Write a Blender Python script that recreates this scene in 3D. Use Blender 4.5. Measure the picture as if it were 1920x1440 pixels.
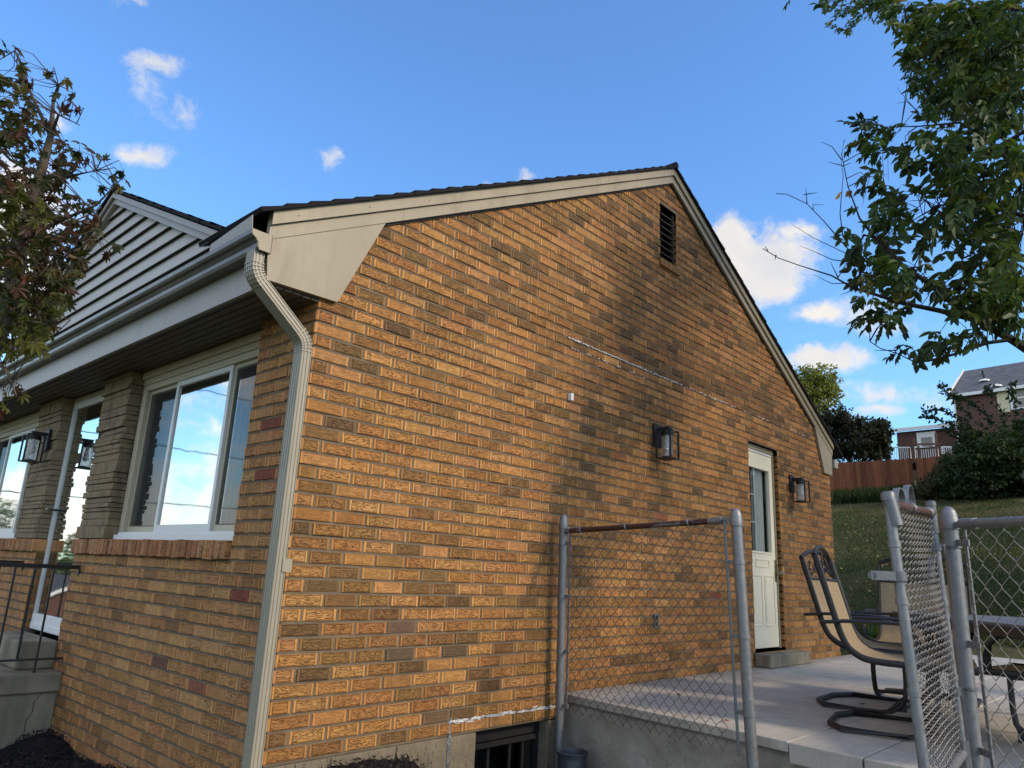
import bpy, math, random
import numpy as np
from mathutils import Vector, Matrix, Euler

random.seed(7)
rng = np.random.default_rng(11)
sc = bpy.context.scene
for o in list(bpy.data.objects):
    bpy.data.objects.remove(o, do_unlink=True)
COL = sc.collection
R = math.radians

# ------------------------------------------------------------------ camera
YAW, PITCH, ROLL, FPX = 0.75175, 0.25452, 0.04695, 1369.9156
CAM = Vector((-1.91462, -3.19466, 1.58267))
_f = Vector((math.cos(YAW)*math.cos(PITCH), math.sin(YAW)*math.cos(PITCH), math.sin(PITCH)))
_r = Vector((math.sin(YAW), -math.cos(YAW), 0))
_u = _r.cross(_f)
CR = math.cos(ROLL)*_r + math.sin(ROLL)*_u
CU = -math.sin(ROLL)*_r + math.cos(ROLL)*_u
cam_d = bpy.data.cameras.new('camera')
cam_d.sensor_width = 36
cam_d.lens = FPX/1920*36
cam_d.clip_start = 0.05
cam_d.clip_end = 2000
cam = bpy.data.objects.new('camera', cam_d)
COL.objects.link(cam)
M = Matrix.Identity(4)
for i in range(3):
    M[i][0] = CR[i]; M[i][1] = CU[i]; M[i][2] = -_f[i]; M[i][3] = CAM[i]
cam.matrix_world = M
sc.camera = cam

def raydir(px, py):
    return _f + CR*((px-960)/FPX) - CU*((py-720)/FPX)

def at(px, py, d):
    """world point seen in direction (px,py) of the survey photo, d metres away horizontally"""
    v = raydir(px, py)
    return CAM + v*(d/math.hypot(v.x, v.y))

def onp(px, py, ax, val):
    v = raydir(px, py)
    return CAM + v*((val-CAM[ax])/v[ax])

# ------------------------------------------------------------------ light
SUN = Vector((0.20, -0.80, 0.50)).normalized()
SUN_EL = math.asin(SUN.z)
sun_d = bpy.data.lights.new('sun', 'SUN')
sun_d.energy = 2.1
sun_d.angle = R(7)
sun_d.color = (1.0, 0.80, 0.56)
sun = bpy.data.objects.new('sun', sun_d)
sun.rotation_euler = SUN.to_track_quat('Z', 'Y').to_euler()
sun.location = (0, -10, 12)
COL.objects.link(sun)

# ------------------------------------------------------------------ node helper
class NT:
    def __init__(s, nt):
        s.nt = nt; s.n = nt.nodes; s.l = nt.links
    def new(s, t, inp=None, **kw):
        nd = s.n.new(t)
        for k, v in kw.items():
            setattr(nd, k, v)
        if inp:
            for k, v in inp.items():
                sock = nd.inputs[k]
                if isinstance(v, bpy.types.NodeSocket):
                    s.l.new(v, sock)
                else:
                    sock.default_value = v
        return nd
    def math(s, op, a, b=None, c=None, clamp=False):
        d = {0: a}
        if b is not None: d[1] = b
        if c is not None: d[2] = c
        nd = s.new('ShaderNodeMath', d, operation=op); nd.use_clamp = clamp
        return nd.outputs[0]
    def vmath(s, op, a, b=None, out=0, scale=None):
        nd = s.new('ShaderNodeVectorMath', {0: a}, operation=op)
        if b is not None:
            if isinstance(b, bpy.types.NodeSocket): s.l.new(b, nd.inputs[1])
            else: nd.inputs[1].default_value = b
        if scale is not None: nd.inputs['Scale'].default_value = scale
        return nd.outputs[out]
    def mix(s, fac, a, b, blend='MIX'):
        nd = s.n.new('ShaderNodeMix'); nd.data_type = 'RGBA'; nd.blend_type = blend
        for sock, v in ((nd.inputs[0], fac), (nd.inputs[6], a), (nd.inputs[7], b)):
            if isinstance(v, bpy.types.NodeSocket): s.l.new(v, sock)
            else:
                if sock.type == 'RGBA' and len(v) == 3: v = (*v, 1)
                sock.default_value = v
        return nd.outputs[2]
    def noise(s, vec, scale, detail=2, rough=.5, out='Fac', dist=0):
        d = {'Scale': scale, 'Detail': detail, 'Roughness': rough, 'Distortion': dist}
        if vec is not None: d['Vector'] = vec
        return s.new('ShaderNodeTexNoise', d).outputs[out]
    def mrange(s, v, a, b, c=0., d=1.):
        return s.new('ShaderNodeMapRange', {0: v, 1: a, 2: b, 3: c, 4: d}).outputs[0]
    def attr(s, name, out='Color'):
        nd = s.n.new('ShaderNodeAttribute'); nd.attribute_name = name
        return nd.outputs[out]
    def comb(s, x, y, z):
        return s.new('ShaderNodeCombineXYZ', {0: x, 1: y, 2: z}).outputs[0]
    def sep(s, v):
        return s.new('ShaderNodeSeparateXYZ', {0: v}).outputs

# ------------------------------------------------------------------ world: sky + clouds
w = bpy.data.worlds.new('World'); sc.world = w; w.use_nodes = True
W = NT(w.node_tree); W.n.clear()
sky = W.new('ShaderNodeTexSky', sky_type='NISHITA')
sky.sun_disc = False
sky.sun_elevation = SUN_EL
sky.sun_rotation = math.atan2(SUN.x, SUN.y)
sky.altitude = 300; sky.air_density = 1.1; sky.dust_density = 0.4; sky.ozone_density = 2.6
tc = W.new('ShaderNodeTexCoord')
dirv = tc.outputs['Generated']
wn = W.noise(dirv, 13, 5, .62, out='Color')
warp = W.vmath('SCALE', W.vmath('SUBTRACT', wn, (.5, .5, .5)), scale=.05)
dw = W.vmath('ADD', dirv, warp)
BL = [  # px, py, rx, ry (photo pixels), strength
 (1418, 500, 104, 72, 1.2), (1372, 445, 52, 40, 1.1), (1495, 433, 62, 20, .72), (1532, 588, 50, 24, .85), (1630, 590, 80, 42, .5), (1672, 612, 70, 30, .5),
 (1548, 676, 76, 26, 1.0), (300, 120, 54, 24, .62), (275, 172, 34, 44, .5), (335, 212, 40, 34, .55), (275, 285, 44, 21, .75),
 (625, 293, 26, 26, .5), (990, 330, 22, 22, .55), (922, 352, 26, 12, .45), (258, 10, 34, 16, .6), (1660, 745, 190, 30, .55),
 (1640, 775, 60, 18, .7), (30, 400, 95, 95, .95), (55, 560, 110, 95, 1.05), (110, 235, 30, 18, .6), (1560, 725, 90, 16, .4)]
dens = None
for (px, py, rx, ry, st) in BL:
    c = raydir(px, py).normalized()
    e1 = (raydir(px+10, py).normalized()-c).normalized()
    e2 = c.cross(e1).normalized()
    mt = Matrix((e1, e2, c)).transposed()
    mp = W.new('ShaderNodeMapping', {'Vector': dw}, vector_type='TEXTURE')
    mp.inputs['Location'].default_value = c
    mp.inputs['Rotation'].default_value = mt.to_euler()
    mp.inputs['Scale'].default_value = (rx/FPX*1.35, ry/FPX*1.35, .6)
    ln = W.vmath('LENGTH', mp.outputs[0], out=1)
    v = W.math('MULTIPLY', W.math('SUBTRACT', 1.0, ln, clamp=True), st*1.35)
    dens = v if dens is None else W.math('MAXIMUM', dens, v)
# soft cloud field: west mirrored in the panes, south unseen, added as warm fill
sx, sy, sz = W.sep(dirv)
west = W.math('MAXIMUM', W.mrange(sx, .0, -.12), W.mrange(sy, -.10, -.35))
band = W.mrange(W.noise(W.comb(sx, sy, W.math('MULTIPLY', sz, 3.0)), 3.2, 5, .6), .36, .62)
dens = W.math('MAXIMUM', dens, W.math('MULTIPLY', W.math('MULTIPLY', west, band), 1.0))
fn = W.noise(dw, 24, 9, .68)
dd = W.math('ADD', dens, W.math('MULTIPLY', W.math('SUBTRACT', fn, .5), 1.7))
mask = W.new('ShaderNodeMapRange', {0: dd, 1: .20, 2: .95}, interpolation_type='SMOOTHSTEP').outputs[0]
mask = W.math('MULTIPLY', mask, W.mrange(dens, .04, .3))
shade = W.mrange(W.noise(dw, 14, 3, .5), .35, .7)
ccol = W.mix(shade, (1.0, .93, .83), (.80, .79, .79))
hz = W.mrange(sz, .0, .55)
tint = W.mix(hz, (.74, 1.03, 1.20), (.74, 1.05, 1.34))
skyc = W.mix(1.0, sky.outputs[0], tint, 'MULTIPLY')
SKYK = 0.15
skym = W.vmath('SCALE', skyc, scale=SKYK)
ccs = W.vmath('SCALE', ccol, scale=.66)
fill_gain = W.math('ADD', 1.0, W.math('MULTIPLY', west, .95))     # out-of-view cloud brightened to add warm fill light
ccs = W.new('ShaderNodeVectorMath', {0: ccs, 'Scale': fill_gain}, operation='SCALE').outputs[0]
tot = W.mix(W.math('MULTIPLY', mask, .93), skym, ccs)
bg = W.new('ShaderNodeBackground', {'Color': tot, 'Strength': 1.0})
wo = W.new('ShaderNodeOutputWorld', {'Surface': bg.outputs[0]})

sc.view_settings.view_transform = 'Standard'
sc.view_settings.look = 'None'
sc.view_settings.exposure = 0.6
sc.view_settings.gamma = 1.0
sc.render.engine = 'CYCLES'
sc.cycles.max_bounces = 8
sc.cycles.transparent_max_bounces = 12

# ------------------------------------------------------------------ materials
MATS = {}
def newmat(name):
    m = bpy.data.materials.new(name); m.use_nodes = True
    nt = NT(m.node_tree); nt.n.clear()
    out = nt.new('ShaderNodeOutputMaterial')
    MATS[name] = m
    return m, nt, out

def principled(nt, out, col, rough=.6, metal=0, bump=None, bstr=.5, bdist=.01, spec=.5):
    p = nt.new('ShaderNodeBsdfPrincipled')
    for k, v in (('Base Color', col), ('Roughness', rough), ('Metallic', metal), ('Specular IOR Level', spec)):
        if isinstance(v, bpy.types.NodeSocket): nt.l.new(v, p.inputs[k])
        else:
            if k == 'Base Color' and len(v) == 3: v = (*v, 1)
            p.inputs[k].default_value = v
    if bump is not None:
        b = nt.new('ShaderNodeBump', {'Strength': bstr, 'Distance': bdist, 'Height': bump})
        nt.l.new(b.outputs[0], p.inputs['Normal'])
    nt.l.new(p.outputs[0], out.inputs[0])
    return p

def simple(name, col, rough=.6, metal=0, var=.12, scale=12, bscale=60, bstr=.15, bdist=.004, spec=.5, dirt=None):
    m, nt, out = newmat(name)
    oc = nt.new('ShaderNodeTexCoord').outputs['Object']
    n1 = nt.noise(oc, scale, 4, .6)
    k = nt.mrange(n1, .3, .7, 1-var, 1+var)
    c = nt.vmath('SCALE', (0, 0, 0)); sn = c.node
    sn.inputs[0].default_value = col; nt.l.new(k, sn.inputs['Scale'])
    if dirt:
        sv = nt.new('ShaderNodeMapping', {'Vector': oc, 'Scale': (1.6, 1.6, .35)}).outputs[0]
        dn = nt.mrange(nt.noise(sv, dirt[1], 5, .68), dirt[2]-.05, dirt[3])
        c = nt.mix(dn, c, dirt[0])
    principled(nt, out, c, rough, metal, nt.noise(oc, bscale, 4, .6), bstr, bdist, spec)
    return m

# brick
def brick_mat(name, groove=.5):
    m, nt, out = newmat(name)
    luv = nt.attr('luv', 'Vector'); lsz = nt.attr('lsz', 'Vector'); bc = nt.attr('bc')
    u, v, rn = nt.sep(luv); hl, hv, sty = nt.sep(lsz)
    geo = nt.new('ShaderNodeTexCoord').outputs['Object']
    q = nt.comb(nt.math('MULTIPLY', u, 6.5), nt.math('MULTIPLY', v, 36), nt.math('MULTIPLY', rn, 91))
    n = nt.noise(q, 1.0, 2.2, .55)
    s = nt.math('SINE', nt.math('MULTIPLY', n, 74))
    line = nt.mrange(s, .62, .98)
    wob = nt.math('MULTIPLY', nt.math('SUBTRACT', nt.noise(nt.comb(nt.math('MULTIPLY', u, 60), nt.math('MULTIPLY', v, 12), nt.math('MULTIPLY', rn, 37)), 1.0, 3, .6), .5), .011)
    dv = nt.math('ADD', nt.math('SUBTRACT', hv, nt.math('ABSOLUTE', v)), wob)
    du = nt.math('ADD', nt.math('SUBTRACT', hl, nt.math('ABSOLUTE', u)), wob)
    mu = nt.mrange(du, .013, .017)
    mv = nt.mrange(dv, .002, .006)
    ins = nt.math('MULTIPLY', mu, mv)
    border = nt.math('MAXIMUM', nt.math('MULTIPLY', nt.mrange(nt.math('ABSOLUTE', nt.math('SUBTRACT', du, .0165)), .0028, .0010), mv), nt.math('MULTIPLY', nt.mrange(nt.math('ABSOLUTE', nt.math('SUBTRACT', dv, .0055)), .0022, .0008), mu))
    g = nt.math('MULTIPLY', nt.math('MAXIMUM', nt.math('MULTIPLY', line, ins), nt.math('MULTIPLY', border, .6)), sty)
    fine = nt.noise(geo, 190, 3, .65)
    blot = nt.noise(geo, 23, 4, .6)
    k = nt.math('ADD', nt.mrange(blot, .3, .7, .80, 1.15), nt.mrange(fine, .3, .7, -.13, .12))
    edge = nt.math('SUBTRACT', nt.math('MULTIPLY', nt.math('SUBTRACT', 1, mu), .20), nt.math('MULTIPLY', nt.mrange(dv, .0035, .0), .35))
    k = nt.math('ADD', k, edge)
    c = nt.new('ShaderNodeVectorMath', {0: bc, 'Scale': k}, operation='SCALE').outputs[0]
    dark = nt.mix(.70, c, (.055, .026, .010))
    c = nt.mix(nt.math('MULTIPLY', g, groove*1.9, clamp=True), c, dark)
    h = nt.math('ADD', nt.math('MULTIPLY', g, -1.0), nt.math('MULTIPLY', fine, .35))
    principled(nt, out, c, .80, 0, h, 1.0, .0055, .3)
    return m
brick_mat('brick')

m, nt, out = newmat('mortar')
oc = nt.new('ShaderNodeTexCoord').outputs['Object']
n1 = nt.noise(oc, 7, 5, .6); n2 = nt.noise(oc, 160, 3, .7)
c = nt.mix(nt.mrange(n1, .3, .7), (.125, .096, .066), (.215, .172, .122))
c = nt.mix(nt.mrange(n2, .35, .75, 0, .5), c, (.09, .07, .05))
principled(nt, out, c, .95, 0, n2, .6, .006, .2)

# painted aluminium trims
simple('trim_clay', (.285, .243, .165), .5, 0, .08, 2.2, 30, .12, .004, dirt=((.19, .155, .10), 4, .56, .85))
simple('trim_shaded', (.215, .19, .13), .45, 0, .05, 4, 200, .06, .002, dirt=((.22, .2, .16), 6, .60, .85))  # right-hand trim, a darker copy with its shade painted in
simple('gutter_grey', (.075, .067, .054), .32, 0, .07, 5, 120, .05, .002, dirt=((.15, .14, .12), 4, .58, .82))
simple('fascia_grey', (.27, .245, .205), .45, 0, .08, 2, 120, .04, .002, dirt=((.2, .19, .18), 3, .6, .85))
simple('spout', (.31, .278, .21), .4, 0, .05, 8, 90, .08, .002, dirt=((.25, .22, .17), 9, .62, .85))
simple('frame_tan', (.44, .385, .275), .45, 0, .05, 10, 120, .05, .002)
simple('vinyl', (.62, .62, .60), .4, 0, .04, 9, 150, .04, .001)
simple('door_cream', (.75, .69, .53), .4, 0, .03, 5, 220, .06, .001, dirt=((.45, .40, .3), 7, .66, .9))
simple('white_paint', (.74, .74, .72), .45, 0, .05)
simple('black_metal', (.010, .010, .011), .55, 0, .3, 30, 90, .15, .002)
simple('iron', (.012, .012, .013), .38, 0, .4, 60, 200, .6, .004, dirt=((.10, .045, .03), 25, .63, .75))
simple('brass', (.22, .18, .12), .35, .8, .1)
simple('dark_void', (.012, .011, .010), .8, 0, .2)
simple('louver_lap_shade', (.03, .024, .018), .7, 0, .3)
simple('concrete', (.34, .325, .30), .9, 0, .16, 3.5, 90, .35, .004, .25, dirt=((.19, .18, .165), 2.2, .52, .8))
simple('concrete_old', (.25, .215, .155), .92, 0, .22, 5, 110, .6, .008, .2, dirt=((.09, .09, .07), 3.4, .48, .75))
simple('block', (.185, .155, .11), .95, 0, .2, 8, 130, .8, .008, .2, dirt=((.05, .045, .04), 60, .60, .68))
simple('stone', (.235, .175, .105), .9, 0, .16, 14, 70, .9, .010, .2, dirt=((.07, .062, .048), 7, .55, .75))
simple('stone_gap', (.04, .036, .028), .95, 0, .2)
simple('caulk', (.62, .62, .62), .6, 0, .3, 70, 90, .4, .005)
simple('caulk_blue', (.30, .37, .42), .6, 0, .3, 70, 90, .4, .005)
simple('curtain', (.66, .65, .64), .9, 0, .1, 3, 300, .1)
simple('room', (.05, .05, .052), .9, 0, .2)
simple('bark', (.085, .070, .052), .9, 0, .3, 25, 60, .9, .012, .2)
simple('bark_dark', (.03, .026, .02), .9, 0, .3, 25, 60, .9, .012, .2)
simple('table_top', (.26, .24, .21), .5, 0, .15, 25)
simple('table_dark', (.12, .11, .095), .45, 0, .15, 25)
simple('plastic_tub', (.030, .038, .052), .5, 0, .12)
simple('wood_deck', (.12, .05, .032), .7, 0, .2, 6)
simple('yellowed', (.60, .55, .36), .6, 0, .12, 4)
simple('red_rust', (.30, .10, .05), .8, 0, .2)

m, nt, out = newmat('parge')
oc = nt.new('ShaderNodeTexCoord').outputs['Object']
n1 = nt.noise(oc, 3.2, 6, .65, dist=.6); n2 = nt.noise(oc, 28, 5, .7, dist=1.2); n3 = nt.noise(oc, 130, 3, .6)
c = nt.mix(nt.mrange(n1, .3, .7), (.21, .19, .155), (.42, .395, .345))
c = nt.mix(nt.mrange(n2, .52, .78, 0, .6), c, (.16, .145, .12))
principled(nt, out, c, .93, 0, nt.math('ADD', n2, nt.math('MULTIPLY', n3, .3)), .55, .018, .2)

m, nt, out = newmat('patio')
oc = nt.new('ShaderNodeTexCoord').outputs['Object']
n1 = nt.noise(oc, 1.3, 6, .62); n2 = nt.noise(oc, 6, 5, .65)
st = nt.new('ShaderNodeMapping', {'Vector': oc, 'Rotation': (0, 0, .5), 'Scale': (1.2, 26, 1)}).outputs[0]
n3 = nt.noise(st, 3, 4, .6); n4 = nt.noise(oc, 150, 3, .6)
c = nt.mix(nt.mrange(n1, .32, .7), (.35, .325, .28), (.50, .475, .415))
c = nt.mix(nt.mrange(n2, .5, .8, 0, .5), c, (.22, .205, .18))
c = nt.mix(nt.mrange(n3, .5, .8, 0, .45), c, (.22, .215, .205))
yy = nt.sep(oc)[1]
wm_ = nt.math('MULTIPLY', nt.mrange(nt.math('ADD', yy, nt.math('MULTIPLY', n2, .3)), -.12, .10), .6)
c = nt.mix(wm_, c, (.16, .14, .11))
principled(nt, out, c, .8, 0, nt.math('ADD', nt.math('MULTIPLY', n3, 1.2), nt.math('MULTIPLY', n4, .35)), .5, .006, .35)

def galv(name, base=(.25, .255, .265), rust=0.0):
    m, nt, out = newmat(name)
    oc = nt.new('ShaderNodeTexCoord').outputs['Object']
    n1 = nt.noise(oc, 45, 4, .65); n2 = nt.noise(oc, 9, 5, .7)
    c = nt.mix(nt.mrange(n1, .3, .7), [x*.72 for x in base], base)
    c = nt.mix(nt.mrange(n2, .56, .66, 0, .6), c, (.20, .20, .21))
    rg = nt.mrange(n1, .3, .7, .38, .6)
    mt = .55
    if rust:
        rm = nt.mrange(nt.noise(nt.new('ShaderNodeMapping', {'Vector': oc, 'Scale': (1, 1, 4)}).outputs[0], 6, 5, .7), .5-rust*.15, .54-rust*.1)
        c = nt.mix(rm, c, (.055, .022, .014))
        rg = nt.math('ADD', rg, nt.math('MULTIPLY', rm, .3))
        mt = nt.math('MULTIPLY', nt.math('SUBTRACT', 1, rm), .55)
    principled(nt, out, c, rg, mt, n1, .2, .002)
galv('galv'); galv('galv_rust', rust=.9); galv('galv_some', (.24, .245, .255)); galv('wire', (.27, .26, .245)); galv('wire_dark', (.10, .07, .055))
galv('cast', (.17, .175, .185))

# shingles
def shingles(name, c1, c2, sx=9, sy=7):
    m, nt, out = newmat(name)
    uv = nt.attr('luv', 'Vector')
    br = nt.new('ShaderNodeTexBrick', {'Vector': uv, 'Scale': 1, 'Color1': (*c1, 1), 'Color2': (*c2, 1), 'Mortar': (*[x*.4 for x in c1], 1), 'Mortar Size': .006, 'Brick Width': .24, 'Row Height': .14, 'Bias': 0.0})
    n = nt.noise(uv, 300, 3, .7)
    n2 = nt.noise(uv, 5, 3, .7)
    c = nt.mix(nt.mrange(n, .3, .8, 0, .5), br.outputs[0], [x*1.9 for x in c2])
    c = nt.mix(nt.mrange(n2, .3, .8, 0, .4), c, [x*.6 for x in c1])
    principled(nt, out, c, .95, 0, n, .5, .004, .2)
shingles('shingle_black', (.014, .013, .013), (.03, .028, .027))
shingles('shingle_grey', (.07, .072, .08), (.15, .15, .16))

# siding of the cross gable
m, nt, out = newmat('siding')
oc = nt.new('ShaderNodeTexCoord').outputs['Object']
st = nt.new('ShaderNodeMapping', {'Vector': oc, 'Scale': (1, 1.2, 14)}).outputs[0]
n1 = nt.noise(st, 9, 5, .65); n2 = nt.noise(oc, 90, 4, .7)
c = nt.mix(nt.mrange(n1, .3, .7), (.36, .34, .305), (.50, .475, .43))
c = nt.mix(nt.mrange(n2, .5, .8, 0, .3), c, (.36, .34, .31))
principled(nt, out, c, .6, 0, n1, .35, .004)

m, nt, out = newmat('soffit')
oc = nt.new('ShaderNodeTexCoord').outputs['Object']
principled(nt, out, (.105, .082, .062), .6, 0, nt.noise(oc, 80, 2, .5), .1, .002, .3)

# lamp glass, panes
m, nt, out = newmat('seeded_glass')
oc = nt.new('ShaderNodeTexCoord').outputs['Object']
n = nt.noise(oc, 65, 3, .5, dist=.7)
b = nt.new('ShaderNodeBump', {'Strength': 1.0, 'Distance': .012, 'Height': n})
gl = nt.new('ShaderNodeBsdfGlossy', {'Color': (.9, .9, .88, 1), 'Roughness': .08, 'Normal': b.outputs[0]})
tr = nt.new('ShaderNodeBsdfRefraction', {'Color': (.9, .9, .9, 1), 'Roughness': .05, 'IOR': 1.12, 'Normal': b.outputs[0]})
df = nt.new('ShaderNodeBsdfTranslucent', {'Color': (.8, .8, .78, 1), 'Normal': b.outputs[0]})
mx = nt.new('ShaderNodeMixShader', {0: .30, 1: tr.outputs[0], 2: gl.outputs[0]})
mx2 = nt.new('ShaderNodeMixShader', {0: .22, 1: mx.outputs[0], 2: df.outputs[0]})
nt.l.new(mx2.outputs[0], out.inputs[0])

def pane(name, refl, tint=(.8, .85, .85), rough=0.0, bumpy=.0):
    m, nt, out = newmat(name)
    gl = nt.new('ShaderNodeBsdfGlossy', {'Color': (.86, .87, .86, 1), 'Roughness': max(rough, .03)})
    if bumpy:
        oc = nt.new('ShaderNodeTexCoord').outputs['Object']
        b = nt.new('ShaderNodeBump', {'Strength': bumpy, 'Distance': .004, 'Height': nt.noise(oc, 3, 1, .4)})
        nt.l.new(b.outputs[0], gl.inputs['Normal'])
    tr = nt.new('ShaderNodeBsdfTransparent', {'Color': (*tint, 1)})
    lw = nt.new('ShaderNodeLayerWeight', {'Blend': .35})
    fac = nt.math('ADD', refl, nt.math('MULTIPLY', lw.outputs['Fresnel'], .4), clamp=True)
    mx = nt.new('ShaderNodeMixShader', {0: fac, 1: tr.outputs[0], 2: gl.outputs[0]})
    nt.l.new(mx.outputs[0], out.inputs[0])
pane('pane_clear', .26, bumpy=.3)
pane('pane_door', .40, (.55, .6, .6), bumpy=.1)
pane('pane_dim', .03, (.75, .8, .8))
m, nt, out = newmat('insect_screen')
df = nt.new('ShaderNodeBsdfDiffuse', {'Color': (.045, .048, .05, 1)})
tr = nt.new('ShaderNodeBsdfTransparent')
mx = nt.new('ShaderNodeMixShader', {0: .50, 1: tr.outputs[0], 2: df.outputs[0]})
nt.l.new(mx.outputs[0], out.inputs[0])

# leaves (vertex coloured, light comes through)
def leafmat(name, trans=.35, rough=.5):
    m, nt, out = newmat(name)
    bc = nt.attr('bc')
    p = nt.new('ShaderNodeBsdfPrincipled', {'Base Color': bc, 'Roughness': rough, 'Specular IOR Level': .3})
    t = nt.new('ShaderNodeBsdfTranslucent', {'Color': nt.mix(.5, bc, nt.vmath('MULTIPLY', bc, (1.6, 1.5, .5)))})
    mx = nt.new('ShaderNodeMixShader', {0: trans, 1: p.outputs[0], 2: t.outputs[0]})
    nt.l.new(mx.outputs[0], out.inputs[0])
leafmat('leaf', .42); leafmat('leaf_dry', .1, .8)
m, nt, out = newmat('vcol_rough')
principled(nt, out, nt.attr('bc'), .9, 0, spec=.2)

m, nt, out = newmat('ground')
oc = nt.new('ShaderNodeTexCoord').outputs['Object']
n1 = nt.noise(oc, .35, 6, .65); n2 = nt.noise(oc, 3.5, 5, .7); n3 = nt.noise(oc, 40, 4, .75)
c = nt.mix(nt.mrange(n1, .38, .62), (.045, .064, .018), (.12, .108, .044))
c = nt.mix(nt.mrange(n2, .45, .75, 0, .6), c, (.052, .070, .019))
c = nt.mix(nt.mrange(n3, .5, .8, 0, .7), c, (.035, .045, .014))
principled(nt, out, c, .95, 0, nt.math('ADD', n2, n3), .9, .05, .15)

m, nt, out = newmat('cedar')
bc = nt.attr('bc'); oc = nt.new('ShaderNodeTexCoord').outputs['Object']
n = nt.noise(nt.new('ShaderNodeMapping', {'Vector': oc, 'Scale': (8, 8, .7)}).outputs[0], 2.2, 5, .7)
c = nt.mix(nt.mrange(n, .35, .7), bc, nt.vmath('SCALE', bc, scale=.55))
principled(nt, out, c, .8, 0, n, .3, .01, .25)

m, nt, out = newmat('red_brick_far')
oc = nt.new('ShaderNodeTexCoord').outputs['Object']
br = nt.new('ShaderNodeTexBrick', {'Vector': nt.attr('luv', 'Vector'), 'Scale': 1, 'Color1': (.075, .024, .017, 1), 'Color2': (.115, .038, .025, 1), 'Mortar': (.12, .09, .075, 1), 'Mortar Size': .012, 'Brick Width': .22, 'Row Height': .075})
principled(nt, out, br.outputs[0], .9)

m, nt, out = newmat('sling')
luv = nt.new('ShaderNodeTexCoord').outputs['Object']
n = nt.noise(nt.new('ShaderNodeMapping', {'Vector': luv, 'Scale': (1, 1, 6)}).outputs[0], 26, 4, .6, dist=1.5)
c = nt.mix(nt.mrange(n, .4, .62), (.27, .205, .125), (.44, .35, .22))
p = principled(nt, out, c, .85, 0, n, .4, .003, .2)
t = nt.new('ShaderNodeBsdfTranslucent', {'Color': (.5, .38, .22, 1)})
mx = nt.new('ShaderNodeMixShader', {0: .25, 1: p.outputs[0], 2: t.outputs[0]})
nt.l.new(mx.outputs[0], out.inputs[0])

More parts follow.
